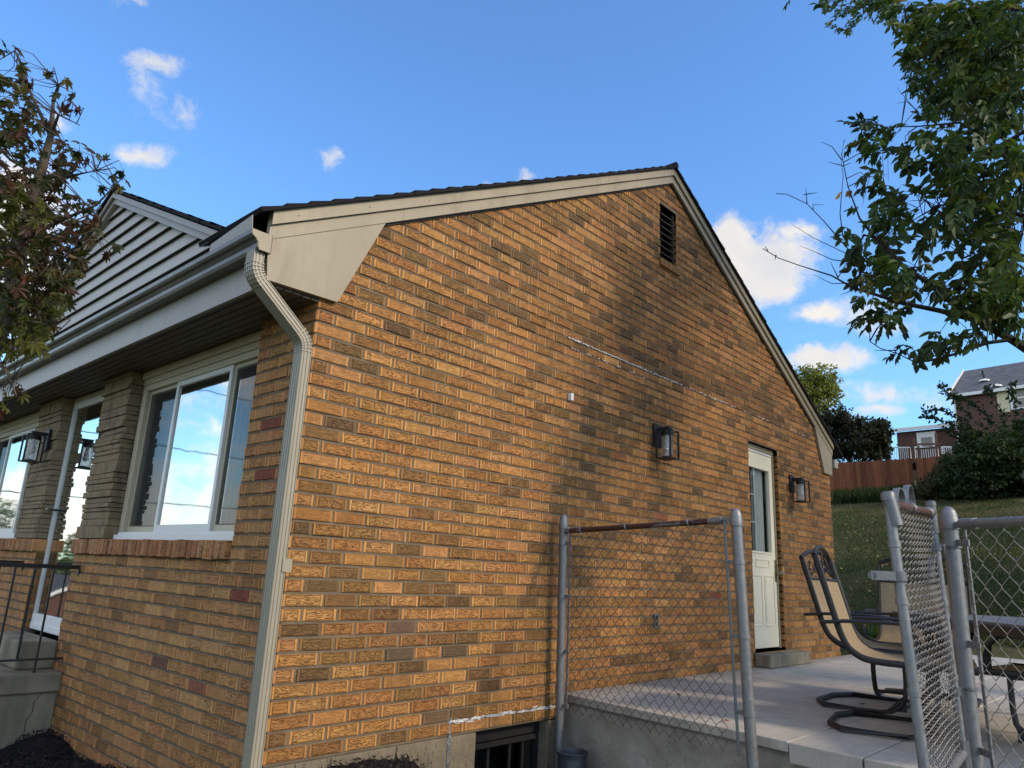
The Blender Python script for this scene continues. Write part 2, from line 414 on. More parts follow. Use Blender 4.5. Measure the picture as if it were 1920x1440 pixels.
# ------------------------------------------------------------------ mesh builder
class MB:
    def __init__(s):
        s.v = []; s.f = []; s.m = []; s.mats = []; s.col = []; s.luv = []; s.lsz = []; s.cur = 0; s.c = (.5, .5, .5)
        s.useattr = False; s.uvset = False
    def mat(s, name):
        if name not in s.mats: s.mats.append(name)
        s.cur = s.mats.index(name); return s
    def vert(s, p, luv=(0, 0, 0), lsz=(0, 0, 0), col=None):
        s.v.append(tuple(p)); s.luv.append(luv); s.lsz.append(lsz); s.col.append(col or s.c)
        return len(s.v)-1
    def face(s, idx):
        s.f.append(tuple(idx)); s.m.append(s.cur)
    def poly(s, pts, luvs=None):
        i = [s.vert(p, luvs[k] if luvs else (0, 0, 0)) for k, p in enumerate(pts)]
        s.face(i)
    def box(s, x0, x1, y0, y1, z0, z1):
        s.hexa([(x0, y0, z0), (x1, y0, z0), (x1, y1, z0), (x0, y1, z0), (x0, y0, z1), (x1, y0, z1), (x1, y1, z1), (x0, y1, z1)])
    def hexa(s, p):
        i = [s.vert(q) for q in p]
        for f in ((0, 3, 2, 1), (4, 5, 6, 7), (0, 1, 5, 4), (1, 2, 6, 5), (2, 3, 7, 6), (3, 0, 4, 7)):
            s.face([i[k] for k in f])
    def obox(s, o, ax, ay, az, a, b, c):
        """box centred o, half axes"""
        o = Vector(o); ax = Vector(ax).normalized()*a; ay = Vector(ay).normalized()*b; az = Vector(az).normalized()*c
        s.hexa([o-ax-ay-az, o+ax-ay-az, o+ax+ay-az, o-ax+ay-az, o-ax-ay+az, o+ax-ay+az, o+ax+ay+az, o-ax+ay+az])
    def prism(s, pts, off):
        off = Vector(off); a = [s.vert(p) for p in pts]; b = [s.vert(Vector(p)+off) for p in pts]
        s.face(a[::-1]); s.face(b); n = len(pts)
        for k in range(n): s.face((a[k], a[(k+1) % n], b[(k+1) % n], b[k]))
    def tube(s, path, r, n=8, cap=True, flat=None):
        path = [Vector(p) for p in path]; rs = r if isinstance(r, (list, tuple)) else [r]*len(path)
        rings = []; up = None
        for k, p in enumerate(path):
            t = (path[min(k+1, len(path)-1)]-path[max(k-1, 0)])
            if t.length < 1e-9: t = Vector((0, 0, 1))
            t.normalize()
            if up is None:
                up = Vector((0, 0, 1)) if abs(t.z) < .9 else Vector((1, 0, 0))
            a = t.cross(up)
            if a.length < 1e-6: a = t.cross(Vector((0, 1, 0)))
            a.normalize(); b = t.cross(a).normalized(); up = -b if False else up
            fa, fb = flat if flat else (1, 1)
            rings.append([s.vert(p+a*math.cos(2*math.pi*j/n+math.pi/n)*rs[k]*fa+b*math.sin(2*math.pi*j/n+math.pi/n)*rs[k]*fb) for j in range(n)])
        for k in range(len(rings)-1):
            for j in range(n):
                s.face((rings[k][j], rings[k][(j+1) % n], rings[k+1][(j+1) % n], rings[k+1][j]))
        if cap:
            s.face(rings[0][::-1]); s.face(rings[-1])
    def lathe(s, o, prof, n=24, axis=None, a0=0, a1=2*math.pi):
        """prof = [(r,h)...] about axis at o"""
        o = Vector(o); ax = Vector(axis or (0, 0, 1)).normalized()
        e = ax.orthogonal().normalized(); g = ax.cross(e)
        full = abs(a1-a0-2*math.pi) < 1e-6; rings = []
        for r, h in prof:
            rings.append([s.vert(o+ax*h+(e*math.cos(a0+(a1-a0)*j/n)+g*math.sin(a0+(a1-a0)*j/n))*max(r, 1e-5)) for j in range(n if full else n+1)])
        for k in range(len(rings)-1):
            m = len(rings[k])
            for j in range(m if full else m-1):
                s.face((rings[k][j], rings[k][(j+1) % m], rings[k+1][(j+1) % m], rings[k+1][j]))
    def build(s, name, parent=None, smooth=None, loc=None, bevel=0):
        me = bpy.data.meshes.new(name)
        vs = s.v
        if loc is not None:
            vs = [(v[0]-loc[0], v[1]-loc[1], v[2]-loc[2]) for v in vs]
        me.from_pydata(vs, [], s.f)
        for mn in s.mats: me.materials.append(MATS[mn])
        me.polygons.foreach_set('material_index', s.m)
        a = me.attributes.new('bc', 'FLOAT_COLOR', 'POINT'); a.data.foreach_set('color', np.array([(*c[:3], 1) for c in s.col], dtype=np.float32).ravel())
        a = me.attributes.new('luv', 'FLOAT_VECTOR', 'POINT'); a.data.foreach_set('vector', np.array(s.luv, dtype=np.float32).ravel())
        a = me.attributes.new('lsz', 'FLOAT_VECTOR', 'POINT'); a.data.foreach_set('vector', np.array(s.lsz, dtype=np.float32).ravel())
        if smooth: me.polygons.foreach_set('use_smooth', [True]*len(s.f))
        me.update()
        o = bpy.data.objects.new(name, me); COL.objects.link(o)
        if loc is not None: o.location = loc
        if parent is not None:
            o.parent = parent
            if loc is None:
                o.matrix_parent_inverse = Matrix.Translation(-root_loc(parent)) if parent.type == 'EMPTY' or True else Matrix()
        if smooth == 'auto':
            try:
                me.set_sharp_from_angle(angle=R(38))
            except Exception: pass
        if bevel:
            bm = o.modifiers.new('bevel', 'BEVEL'); bm.width = bevel; bm.segments = 2; bm.limit_method = 'ANGLE'; bm.angle_limit = R(40)
        return o

def _flush(s, name, parent=None, **kw):
    o = s.build(name, parent, **kw)
    s.v = []; s.f = []; s.m = []; s.col = []; s.luv = []; s.lsz = []
    return o
MB.flush = _flush

def root_loc(o):
    # accumulated world translation of a parent (all parents are unrotated when parts are added)
    l = Vector(o.location)
    if o.parent is not None:
        l = l + root_loc(o.parent) + (o.matrix_parent_inverse.translation if o.matrix_parent_inverse else Vector())
    return l

def tag(o, label, cat, group=None, kind=None):
    if label: o['label'] = label
    if cat: o['category'] = cat
    if group: o['group'] = group
    if kind: o['kind'] = kind
    return o

def thing(name, loc, label, cat, group=None, rz=0):
    o = bpy.data.objects.new(name, None); COL.objects.link(o)
    o.location = loc; o.rotation_euler = (0, 0, rz); o.empty_display_size = .2
    return tag(o, label, cat, group)

def copy_tree(o, parent=None):
    c = o.copy(); COL.objects.link(c)
    if parent is not None: c.parent = parent
    for ch in [x for x in bpy.data.objects if x.parent == o]:
        copy_tree(ch, c)
    return c

# soup: fast mesh out of numpy arrays, every face made of k own verts
def soup(name, V, k, cols, mat, parent=None, smooth=False, quads=None):
    V = np.asarray(V, dtype=np.float64).reshape(-1, 3)
    nf = len(V)//k
    me = bpy.data.meshes.new(name)
    me.vertices.add(len(V)); me.vertices.foreach_set('co', V.ravel())
    me.loops.add(len(V)); me.loops.foreach_set('vertex_index', np.arange(len(V), dtype=np.int32))
    me.polygons.add(nf); me.polygons.foreach_set('loop_start', np.arange(0, len(V), k, dtype=np.int32))
    me.materials.append(MATS[mat])
    a = me.attributes.new('bc', 'FLOAT_COLOR', 'POINT')
    cc = np.ones((len(V), 4), dtype=np.float32); cc[:, :3] = np.repeat(np.asarray(cols).reshape(-1, 3), len(V)//len(np.asarray(cols).reshape(-1, 3)), axis=0)
    a.data.foreach_set('color', cc.ravel())
    me.update(calc_edges=True); me.validate()
    o = bpy.data.objects.new(name, me); COL.objects.link(o)
    if parent is not None:
        o.parent = parent; o.matrix_parent_inverse = Matrix.Translation(-root_loc(parent))
    return o

# ================================================================== THE HOUSE
CH = .0677                       # one brick course
XC, APEX, SL = 3.545, 5.34, .537 # ridge line of the gable, rake top
HW, HL_ = 7.25, 9.6              # house width and length
def rake(x): return APEX-SL*abs(x-XC)
house = thing('brick_house', (0, 0, .3), 'near house of rugged orange brick whose plain gable end fills the picture', 'house')

PAL = [((.400, .190, .058), 5), ((.430, .209, .066), 6), ((.460, .230, .080), 3), ((.35, .160, .048), 4.5), ((.285, .142, .045), 3), ((.220, .117, .040), 2.2), ((.165, .092, .036), .8), ((.43, .200, .070), 1.4)]
PALF = [((.425, .212, .074), 6), ((.45, .232, .086), 6), ((.38, .183, .060), 4), ((.42, .200, .076), 3), ((.33, .162, .056), 1), ((.25, .13, .048), .3)]
PW = [p[1] for p in PAL]
def brickcol(tone=1., darkbias=0.):
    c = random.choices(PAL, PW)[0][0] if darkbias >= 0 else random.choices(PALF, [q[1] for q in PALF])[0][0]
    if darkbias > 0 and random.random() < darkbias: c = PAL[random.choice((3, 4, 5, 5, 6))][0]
    k = random.uniform(.88, 1.1)*tone
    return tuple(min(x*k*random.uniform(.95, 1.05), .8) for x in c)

def clip(poly, a, b, c):
    out = []
    for i in range(len(poly)):
        p, q = poly[i], poly[(i+1) % len(poly)]
        dp = a*p[0]+b*p[1]-c; dq = a*q[0]+b*q[1]-c
        if dp <= 0: out.append(p)
        if (dp < 0 < dq) or (dq < 0 < dp):
            t = dp/(dp-dq); out.append((p[0]+t*(q[0]-p[0]), p[1]+t*(q[1]-p[1])))
    return out

def brick(mb, mapf, poly, cu, cz, hl, hv, col, style=1.):
    if len(poly) < 3: return
    gx = sum(p[0] for p in poly)/len(poly); gz = sum(p[1] for p in poly)/len(poly)
    rn = random.random(); j = random.gauss(0, .0018); tl = random.gauss(0, .004); e = .0035
    mb.c = col; lsz = (hl, hv, style)
    o = []; i = []
    for (u, z) in poly:
        o.append(mb.vert(mapf(u, z, .008), (u-cu, z-cz, rn), lsz))
        du = max(-e, min(e, gx-u)); dz = max(-e, min(e, gz-z))
        i.append(mb.vert(mapf(u+du+random.gauss(0, .0005), z+dz+random.gauss(0, .0006), j+tl*(u-gx)), (u+du-cu, z+dz-cz, rn), lsz))
    n = len(poly); mb.face(i)
    for k in range(n): mb.face((o[k], o[(k+1) % n], i[(k+1) % n], i[k]))

JT = .0098
def courses(mb, mapf, n0, n1, first, u0, u1, holes, clips=None, tone=None, special=None):
    """first(n) = length of the first brick of course n"""
    for n in range(n0, n1):
        zb = .70+n*CH+JT; zt = .70+(n+1)*CH; zm = (zb+zt)/2
        edges = [u0]; u = u0+first(n)
        while u < u1-.03:
            edges.append(u+random.gauss(0, .0012)); u += .2025
        edges.append(u1+JT)
        for a, b in zip(edges[:-1], edges[1:]):
            spans = [(a, b-JT)]
            for (h0, h1, hz0, hz1) in holes:
                if zm > hz0 and zm < hz1:
                    ns = []
                    for (p, q) in spans:
                        if q <= h0 or p >= h1: ns.append((p, q)); continue
                        if p < h0-.012: ns.append((p, h0))
                        if q > h1+.012: ns.append((h1, q))
                    spans = ns
            for p, q in spans:
                if q-p < .012: continue
                poly = [(p, zb), (q, zb), (q, zt), (p, zt)]
                if clips:
                    for cl in clips:
                        poly = clip(poly, *cl)
                        if len(poly) < 3: break
                if len(poly) < 3: continue
                cu = (p+q)/2
                s, db = tone(cu, zm) if tone else (1, 0)
                col = brickcol(s, db); style = 1. if random.random() < .86 else .35
                if special:
                    for (su, sz, scol, sst) in special:
                        if p <= su <= q and zb-JT <= sz <= zt: col, style = scol, sst
                brick(mb, mapf, poly, cu, zm, (q-p)/2, (zt-zb)/2, col, style)

G = lambda u, z, d: (u, d, z)       # gable wall, faces -y
F = lambda u, z, d: (d, u, z)       # front wall, faces -x
LW = [(2.0873, 3.283), (6.84, 3.30)]   # white line left by an old awning
def gstain_shade(x, z):  # wall stains, with some shade painted into the brick colour
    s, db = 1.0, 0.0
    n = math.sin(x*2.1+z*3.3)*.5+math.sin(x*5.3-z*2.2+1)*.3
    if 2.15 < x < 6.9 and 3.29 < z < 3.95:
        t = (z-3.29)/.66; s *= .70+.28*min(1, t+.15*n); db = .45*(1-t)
    elif z >= 3.95 and x > 2.5: s *= .86+.05*n; db = .18  # upper right: dirt plus slight painted shade
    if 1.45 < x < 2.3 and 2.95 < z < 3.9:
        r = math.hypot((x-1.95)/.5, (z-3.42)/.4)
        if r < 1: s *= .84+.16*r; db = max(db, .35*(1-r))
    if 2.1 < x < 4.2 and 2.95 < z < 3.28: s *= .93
    if x > 5.75 and z < 3.3: s *= .84  # right of the door: shade painted into the bricks
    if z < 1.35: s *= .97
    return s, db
rakec = [(SL, 1, APEX-.045+SL*XC), (-SL, 1, APEX-.045-SL*XC)]
DOOR = (5.03, 5.74, .985, 3.0); VENT = (3.37, 3.665, 4.38, 4.94); BWIN = (1.345, 1.99)
RED = (.235, .062, .034); ORB = (.36, .13, .05); ORD = (.30, .12, .045)
def gp(px, py): p = onp(px, py, 1, 0); return p.x, p.z
def fp(px, py): p = onp(px, py, 0, 0); return p.y, p.z
gs = [(*gp(1160, 858), ORD, .6), (*gp(1235, 965), ORB, .6), (*gp(1337, 1113), RED, .6), (*gp(795, 1340), (.15, .09, .045), .3), (*gp(745, 1222), (.12, .08, .045), .2), (*gp(740, 1178), (.14, .08, .05), .2), (*gp(835, 1225), (.13, .085, .045), .4)]
fs = [(*fp(515, 793), RED, .8), (*fp(508, 890), RED, .8), (*fp(452, 1117), RED, .8), (*fp(295, 1242), (.17, .075, .045), .5), (*fp(380, 1305), (.28, .10, .05), .6)]
mb = MB().mat('brick')
courses(mb, G, 0, 69, lambda n: .232 if n % 2 == 0 else .117, 0, HW, [DOOR, VENT], rakec, gstain_shade, gs)
# mortar sheet with the openings left free
mb.mat('mortar'); D = .0062
def sheet(mb, mapf, rects):
    for (a, b, c, d) in rects: mb.poly([mapf(a, c, D), mapf(b, c, D), mapf(b, d, D), mapf(a, d, D)])
sheet(mb, G, [(D, DOOR[0], .70, 3.0), (DOOR[1], HW, .70, 3.0)])
def strip(x0, x1, z0):
    pts = [(x0, z0), (x1, z0), (x1, rake(x1)-.05)] + ([(XC, rake(XC)-.05)] if x0 < XC < x1 else []) + [(x0, rake(x0)-.05)]
    mb.poly([G(a, b, D) for a, b in pts])
strip(D, VENT[0], 3.0); strip(VENT[1], HW, 3.0)
mb.poly([G(VENT[0], 3.0, D), G(VENT[1], 3.0, D), G(VENT[1], VENT[2], D), G(VENT[0], VENT[2], D)])
mb.poly([G(VENT[0], VENT[3], D), G(VENT[1], VENT[3], D), G(VENT[1], rake(VENT[1])-.05, D), G(XC, rake(XC)-.05, D), G(VENT[0], rake(VENT[0])-.05, D)])
# brick reveals of door and vent
for (x, sgn) in ((DOOR[0], 1), (DOOR[1], -1)):
    n = 0
    while .985+n*CH < 2.99:
        mb.mat('brick'); z0 = .70+(n+4)*CH+JT+.014-.0; z1 = z0+CH-JT
        if z1 > 3.0: break
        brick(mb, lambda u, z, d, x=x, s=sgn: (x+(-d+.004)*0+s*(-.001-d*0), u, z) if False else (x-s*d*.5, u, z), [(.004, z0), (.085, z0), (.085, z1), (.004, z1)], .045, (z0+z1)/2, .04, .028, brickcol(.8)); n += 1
mb.mat('brick')
for (x, sgn) in ((VENT[0], 1), (VENT[1], -1)):
    for n in range(8):
        z0 = VENT[2]+.03+n*CH; z1 = z0+CH-JT
        if z1 > VENT[3]: break
        brick(mb, lambda u, z, d, x=x, s=sgn: (x-s*d*.5, u, z), [(.004, z0), (.085, z0), (.085, z1), (.004, z1)], .045, (z0+z1)/2, .04, .028, brickcol(.55))  # reveal bricks darker than those of the wall face
for k in range(5):   # rowlock sill of the vent
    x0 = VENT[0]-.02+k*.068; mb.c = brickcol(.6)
    mb.box(x0, x0+.060, -.022, .09, VENT[2]-.065, VENT[2]+.002)
mb.mat('caulk')
def crumb(mb, p0, p1, n, w, off, mapf=G):
    for k in range(n):
        t = random.random(); u = p0[0]+t*(p1[0]-p0[0]); z = p0[1]+t*(p1[1]-p0[1])+random.gauss(0, w)
        a = random.uniform(.006, .03); b = random.uniform(.0015, .0045); al = math.atan2(p1[1]-p0[1], p1[0]-p0[0])+random.gauss(0, .25)
        pts = []
        for q in range(6):
            th = q*math.pi/3; r = random.uniform(.7, 1.2); du = math.cos(th)*a*r; dz = math.sin(th)*b*r
            pts.append((u+du*math.cos(al)-dz*math.sin(al), z+du*math.sin(al)+dz*math.cos(al)))
        base = [mb.vert(mapf(a_, b_, off)) for a_, b_ in pts]; top = [mb.vert(mapf(u+(a_-u)*.6, z+(b_-z)*.6, off-.004)) for a_, b_ in pts]
        mb.face(top)
        for q in range(6): mb.face((base[q], base[(q+1) % 6], top[(q+1) % 6], top[q]))
crumb(mb, (1.125, .775), (2.07, .772), 150, .004, .001)
crumb(mb, (1.13, .775), (1.30, .760), 26, .003, -.002)
mb.mat('caulk_blue'); crumb(mb, (1.128, .775), (1.128, .40), 70, .004, .000)
mb.mat('caulk')
crumb(mb, LW[0], (3.3, 3.283), 190, .0028, -.001); crumb(mb, (3.3, 3.283), (4.6, 3.288), 85, .003, -.001); crumb(mb, (4.6, 3.288), LW[1], 40, .003, -.001)
crumb(mb, (2.12, 3.213), (3.2, 3.214), 26, .0022, -.001)

gw = mb.build('gable_wall', house)

# ---- front wall (faces the street)
SILL = (.575, 2.965)
mb = MB().mat('brick')
ftone = lambda y, z: ((1.0 if z > .9 else .92) , -1)  # bricks slightly darker low on the wall
courses(mb, F, -6, 34, lambda n: .117 if n % 2 == 0 else .232, 0, HL_, [(.565, HL_, 1.582, 3.1), (2.96, 3.90, -1, 3)], [(0, 1, 2.925)], ftone, fs)
mb.mat('mortar')
sheet(mb, F, [(D, .565, .70-6*CH, 2.93), (.565, 2.96, .70-6*CH, 1.60), (3.90, HL_, .70-6*CH, 1.60)])
mb.mat('brick')
for (y, s) in ((2.96, -1), (3.90, 1)):      # brick cheeks of the doorway
    for n in range(4, 14):
        z0 = .70+n*CH+JT; z1 = z0+CH-JT
        brick(mb, lambda u, z, d, y=y, s=s: (u, y+s*d*.5, z), [(.004, z0), (.105, z0), (.105, z1), (.004, z1)], .05, (z0+z1)/2, .05, .029, brickcol(.9))
    mb.mat('mortar'); mb.poly([(0.004, y+s*.003, .7), (.12, y+s*.003, .7), (.12, y+s*.003, 1.6), (.004, y+s*.003, 1.6)]); mb.mat('brick')
for n in range(13, 32):                      # cheek of the corner pier towards the window
    z0 = .70+n*CH+JT; z1 = z0+CH-JT
    brick(mb, lambda u, z, d: (u, .565-d*.5, z), [(.004, z0), (.10, z0), (.10, z1), (.004, z1)], .05, (z0+z1)/2, .05, .029, brickcol(.9))
mb.mat('mortar'); mb.poly([(.004, .562, 1.58), (.12, .562, 1.58), (.12, .562, 2.93), (.004, .562, 2.93)])
fw = mb.build('front_wall', house)
# the two hidden walls and a floor keep the rooms closed
mb = MB().mat('mortar')
mb.box(HW-.01, HW+.0, .02, HL_, .2, 3.0); mb.box(.12, HW-.012, HL_-.02, HL_, .2, 3.0)
mb.mat('room'); mb.box(.14, HW-.02, .12, HL_-.03, .80, .86); mb.box(.16, HW-.02, .12, HL_-.03, 2.96, 2.98)
mb.box(2.6, 2.64, .14, HL_-.04, .87, 2.95)
mb.build('rear_wall', house)
# rowlock sills
for (y0, y1) in (SILL, (3.90, 6.6)):
    mb = MB().mat('brick'); y = y0; 
    while y < y1-.03:
        wd = random.uniform(.054, .060); rn = random.random(); k = random.uniform(.72, 1.0)
        c = random.choice([(.46, .19, .075), (.50, .235, .09), (.40, .165, .07), (.53, .27, .12)]); mb.c = tuple(x*k for x in c)
        dx = random.uniform(-.034, -.024); zb = 1.588+random.uniform(-.004, .004); zt = 1.688+random.uniform(-.003, .003)
        st = len(mb.v); mb.box(dx, .10, y, y+wd, zb, zt)
        for q in range(st, len(mb.v)):
            v = mb.v[q]; mb.luv[q] = (v[2]-1.64, v[1]-y-wd/2, rn); mb.lsz[q] = (.09, .06, .9)
        y += .0665
    mb.mat('mortar'); mb.box(-.020, .095, y0+.004, y1-.01, 1.593, 1.680)
    mb.build('window_sill', house, bevel=.004)

# ---- foundation
mb = MB().mat('block')
def fbox(x0, x1, z0, z1): mb.box(x0, x1, .004+random.uniform(0, .003), .2, z0, z1)
fbox(.0, .36, .3, .693); fbox(.368, .76, .3, .693); fbox(.768, 1.128, .3, .693); fbox(1.136, BWIN[0], .3, .693)
fbox(0.0, 2.2, -.4, .292)
fbox(BWIN[1], 2.14, .0, .690); fbox(2.14, HW, .2, .69)
mb.mat('mortar'); mb.box(.01, BWIN[0]-.002, .012, .19, .0, .699)
fd = mb.build('foundation', house, bevel=.004)
# ---- basement window
bw = MB().mat('black_metal')
bx0, bx1 = BWIN
bw.box(bx0, bx1, .075, .11, .62, .688); bw.box(bx0, bx0+.03, .08, .11, 0, .62); bw.box(bx1-.035, bx1, .08, .11, 0, .62)
bw.box(bx0+.03, bx1-.035, .06, .074, .585, .615)
for x in (1.53, 1.72, 1.84): bw.box(x, x+.018, .085, .10, 0, .585)
bwo = bw.build('basement_window', house)
g = MB().mat('pane_dim'); g.poly([(bx0+.03, .102, 0), (bx1-.035, .102, 0), (bx1-.035, .102, .585), (bx0+.03, .102, .585)]); g.build('pane', bwo)
g = MB().mat('dark_void'); g.box(bx0-.1, bx1+.1, .5, .52, -.3, .69); g.box(bx0+.002, bx0+.004, .112, .5, 0, .69); g.build('window_well_back', bwo)

# ---- vent
vb = MB().mat('louver_lap_shade')
n = 8
for k in range(n):
    z = VENT[2]+.03+k*.066
    vb.hexa([(VENT[0], .035, z), (VENT[1], .035, z), (VENT[1], .085, z+.045), (VENT[0], .085, z+.045), (VENT[0], .035, z+.009), (VENT[1], .035, z+.009), (VENT[1], .085, z+.054), (VENT[0], .085, z+.054)])
vb.box(VENT[0], VENT[0]+.018, .03, .09, VENT[2]+.01, VENT[3]); vb.box(VENT[1]-.018, VENT[1], .03, .09, VENT[2]+.01, VENT[3])
vb.mat('dark_void'); vb.box(VENT[0], VENT[1], .095, .10, VENT[2], VENT[3])
vb.build('gable_vent', house)

# ---- gable door
d0, d1, dz0, dz1 = DOOR
mb = MB().mat('trim_clay')
mb.box(d0, d1, .05, .09, dz1-.05, dz1-.002); mb.box(d0, d0+.028, .050, .09, dz0, dz1-.05); mb.box(d1-.028, d1, .05, .09, dz0, dz1-.05)
mb.mat('vinyl'); mb.box(d0+.03, d1-.03, .058, .085, dz1-.075, dz1-.052)
fr = mb.build('door_frame', house)
mb = MB().mat('door_cream')
X0, X1, Y = d0+.03, d1-.03, .062
gx0, gx1, gz0, gz1 = X0+.075, X1-.10, 1.92, 2.76
mb.box(X0, X1, Y, Y+.035, dz0+.012, gz0); mb.box(X0, X1, Y, Y+.035, gz1, dz1-.08)
mb.box(X0, gx0, Y, Y+.035, gz0, gz1); mb.box(gx1, X1, Y, Y+.035, gz0, gz1)
def ring(mb, x0, x1, z0, z1, y, w=.014, h=.008):
    mb.box(x0, x1, y-h, y, z0, z0+w); mb.box(x0, x1, y-h, y, z1-w, z1); mb.box(x0, x0+w, y-h, y, z0+w, z1-w); mb.box(x1-w, x1, y-h, y, z0+w, z1-w)
ring(mb, gx0-.018, gx1+.018, gz0-.018, gz1+.018, Y, .018, .010)
ring(mb, X0+.17, X1-.17, 1.765, 1.845, Y, .012)
ring(mb, X0+.06, X0+.30, 1.20, 1.69, Y); ring(mb, X1-.30, X1-.06, 1.20, 1.69, Y)
mb.box(X0+.09, X0+.27, Y-.006, Y, 1.235, 1.655); mb.box(X1-.27, X1-.09, Y-.006, Y, 1.235, 1.655)
dr = mb.build('back_door', house, bevel=.002)
tag(dr, 'cream panelled door with tall glass light', None)
g = MB().mat('pane_dim'); g.poly([(gx0, Y+.018, gz0), (gx1, Y+.018, gz0), (gx1, Y+.018, gz1), (gx0, Y+.018, gz1)]); g.build('pane', dr)
g = MB().mat('vinyl')
for z in (2.20, 2.48): g.box(gx0, gx0+.16, Y+.020, Y+.030, z, z+.014)
g.box(gx0+.16, gx0+.19, Y+.020, Y+.032, gz0, gz1)
g.build('muntin', dr)
g = MB().mat('curtain')
xs = [gx0+.20+k*.004 for k in range(60)]
for a, b in zip(xs[:-1], xs[1:]):
    if b > gx1: break
    ya, yb = Y+.06+.014*math.sin(a*150), Y+.06+.014*math.sin(b*150)
    g.poly([(a, ya, gz0), (b, yb, gz0), (b, yb, gz1), (a, ya, gz1)])
g.build('curtain', dr, smooth=True)
g = MB().mat('dark_void'); g.box(d0-.1, d1+.1, .5, .52, dz0, dz1); g.build('dark_room', dr)
g = MB().mat('brass'); g.box(X1-.032, X1-.006, Y-.008, Y, 1.63, 1.85); g.tube([(X1-.02, Y, 1.72), (X1-.02, Y-.05, 1.72)], .010); g.lathe((X1-.02, Y-.05, 1.72), [(0, -.03), (.022, -.022), (.027, 0), (.022, .02), (0, .026)], 14, (0, 1, 0)); g.tube([(X1-.02, Y-.002, 1.80), (X1-.02, Y-.028, 1.80)], .014, 10)
g.build('handle', dr, smooth='auto')

# ---- roof
mb = MB().mat('shingle_black')
def slope(mb, xe, ze, xr, zr, y0, y1, n, jag=.006):
    L = math.hypot(xe-xr, ze-zr); tx, tz = (xr-xe)/L, (zr-ze)/L; nx, nz = -tz, tx
    if nz < 0: nx, nz = -nx, -nz
    for k in range(n):
        a = L*k/n; b = L*(k+1)/n+.01; h0 = .026+random.uniform(-.002, .004); h1 = .014; ys = y0-random.uniform(0, jag)
        P = lambda t, h, y: (xe+tx*t+nx*h, y, ze+tz*t+nz*h)
        pts = [P(a-.004, h0, ys), P(b, h1, ys), P(b, h1, y1), P(a-.004, h0, y1)]
        i = [mb.vert(pts[q], (pts[q][1], (a, b, b, a)[q]+.0, 0)) for q in range(4)]; mb.face(i)
        low = [P(a-.004, 0, ys), P(b, 0, ys)]
        mb.poly([pts[0], pts[1], low[1], low[0]]); mb.poly([P(a-.004, 0, ys), P(a-.004, 0, y1), pts[3], pts[0]])
    mb.poly([(xe, y0, ze), (xr, y0, zr), (xr, y1, zr), (xe, y1, ze)])
slope(mb, -.40, rake(-.40)+.012, XC, APEX+.012, -.072, .60, 30)
slope(mb, -.18, rake(-.18)+.012, XC, APEX+.012, .60, HL_+.2, 28, 0)
slope(mb, HW+.30, rake(HW+.30)+.012, XC, APEX+.012, -.072, HL_+.2, 30)
mb.tube([(XC, -.08, APEX+.035), (XC, HL_+.2, APEX+.035)], .035, 6)
rf = mb.build('roof', house)

# rake boards: lower frieze and an upper drip strip, per side
def rk(x, d): return (x, rake(x)-d)
for side in (-1, 1):
    xe = -.335 if side < 0 else 7.32
    mb = MB().mat('trim_clay' if side < 0 else 'trim_shaded')
    a = [(xe, rake(xe)-.062), (XC, APEX-.062), (XC, APEX-.135), (xe, rake(xe)-.135)]
    mb.prism([(x, -.034, z) for x, z in a], (0, .03, 0))
    b = [(xe, rake(xe)+.012), (XC, APEX+.012), (XC, APEX-.060), (xe, rake(xe)-.060)]
    mb.prism([(x, -.052, z) for x, z in b], (0, .048, 0))
    if side < 0:
        for (xa, xb) in ((.47, 2.36), (-.335, .47)):
            if xa > 0: mb.prism([(x, -.0355, rake(x)-d_) for x, d_ in ((xa, .0615), (xb, .0615), (xb, .1355), (xa, .1355))], (0, .002, 0))
        for k in range(9):
            x = -.2+k*.42; mb.lathe((x, -.0535, rake(x)-.028), [(.004, 0), (.003, .002), (0, .0025)], 8, (0, -1, 0))
    rb = mb.build('rake_board', house)
    # boxed eave return
    if side < 0: q = [(-.335, rake(-.335)-.137), (-.312, 2.918), (.095, 2.928), (.352, rake(.352)-.137)]
    else: q = [(7.30, rake(7.30)-.137), (7.27, 2.925), (7.02, 2.928), (6.80, rake(6.80)-.137)]
    mb = MB().mat('trim_clay' if side < 0 else 'trim_shaded')
    mb.prism([(x, -.030, z) for x, z in q], (0, .028, 0))
    mb.build('eave_return', house)
# thin black strip painted in as the shadow line under the rake boards
mb = MB().mat('black_metal')
mb.prism([(.36, -.012, rake(.36)-.136), (XC, -.012, APEX-.136), (XC, -.012, APEX-.148), (.36, -.012, rake(.36)-.148)], (0, .01, 0))
mb.prism([(6.80, -.012, rake(6.80)-.136), (XC, -.012, APEX-.136), (XC, -.012, APEX-.148), (6.80, -.012, rake(6.80)-.148)], (0, .01, 0))
mb.build('rake_shadow_strip', house)

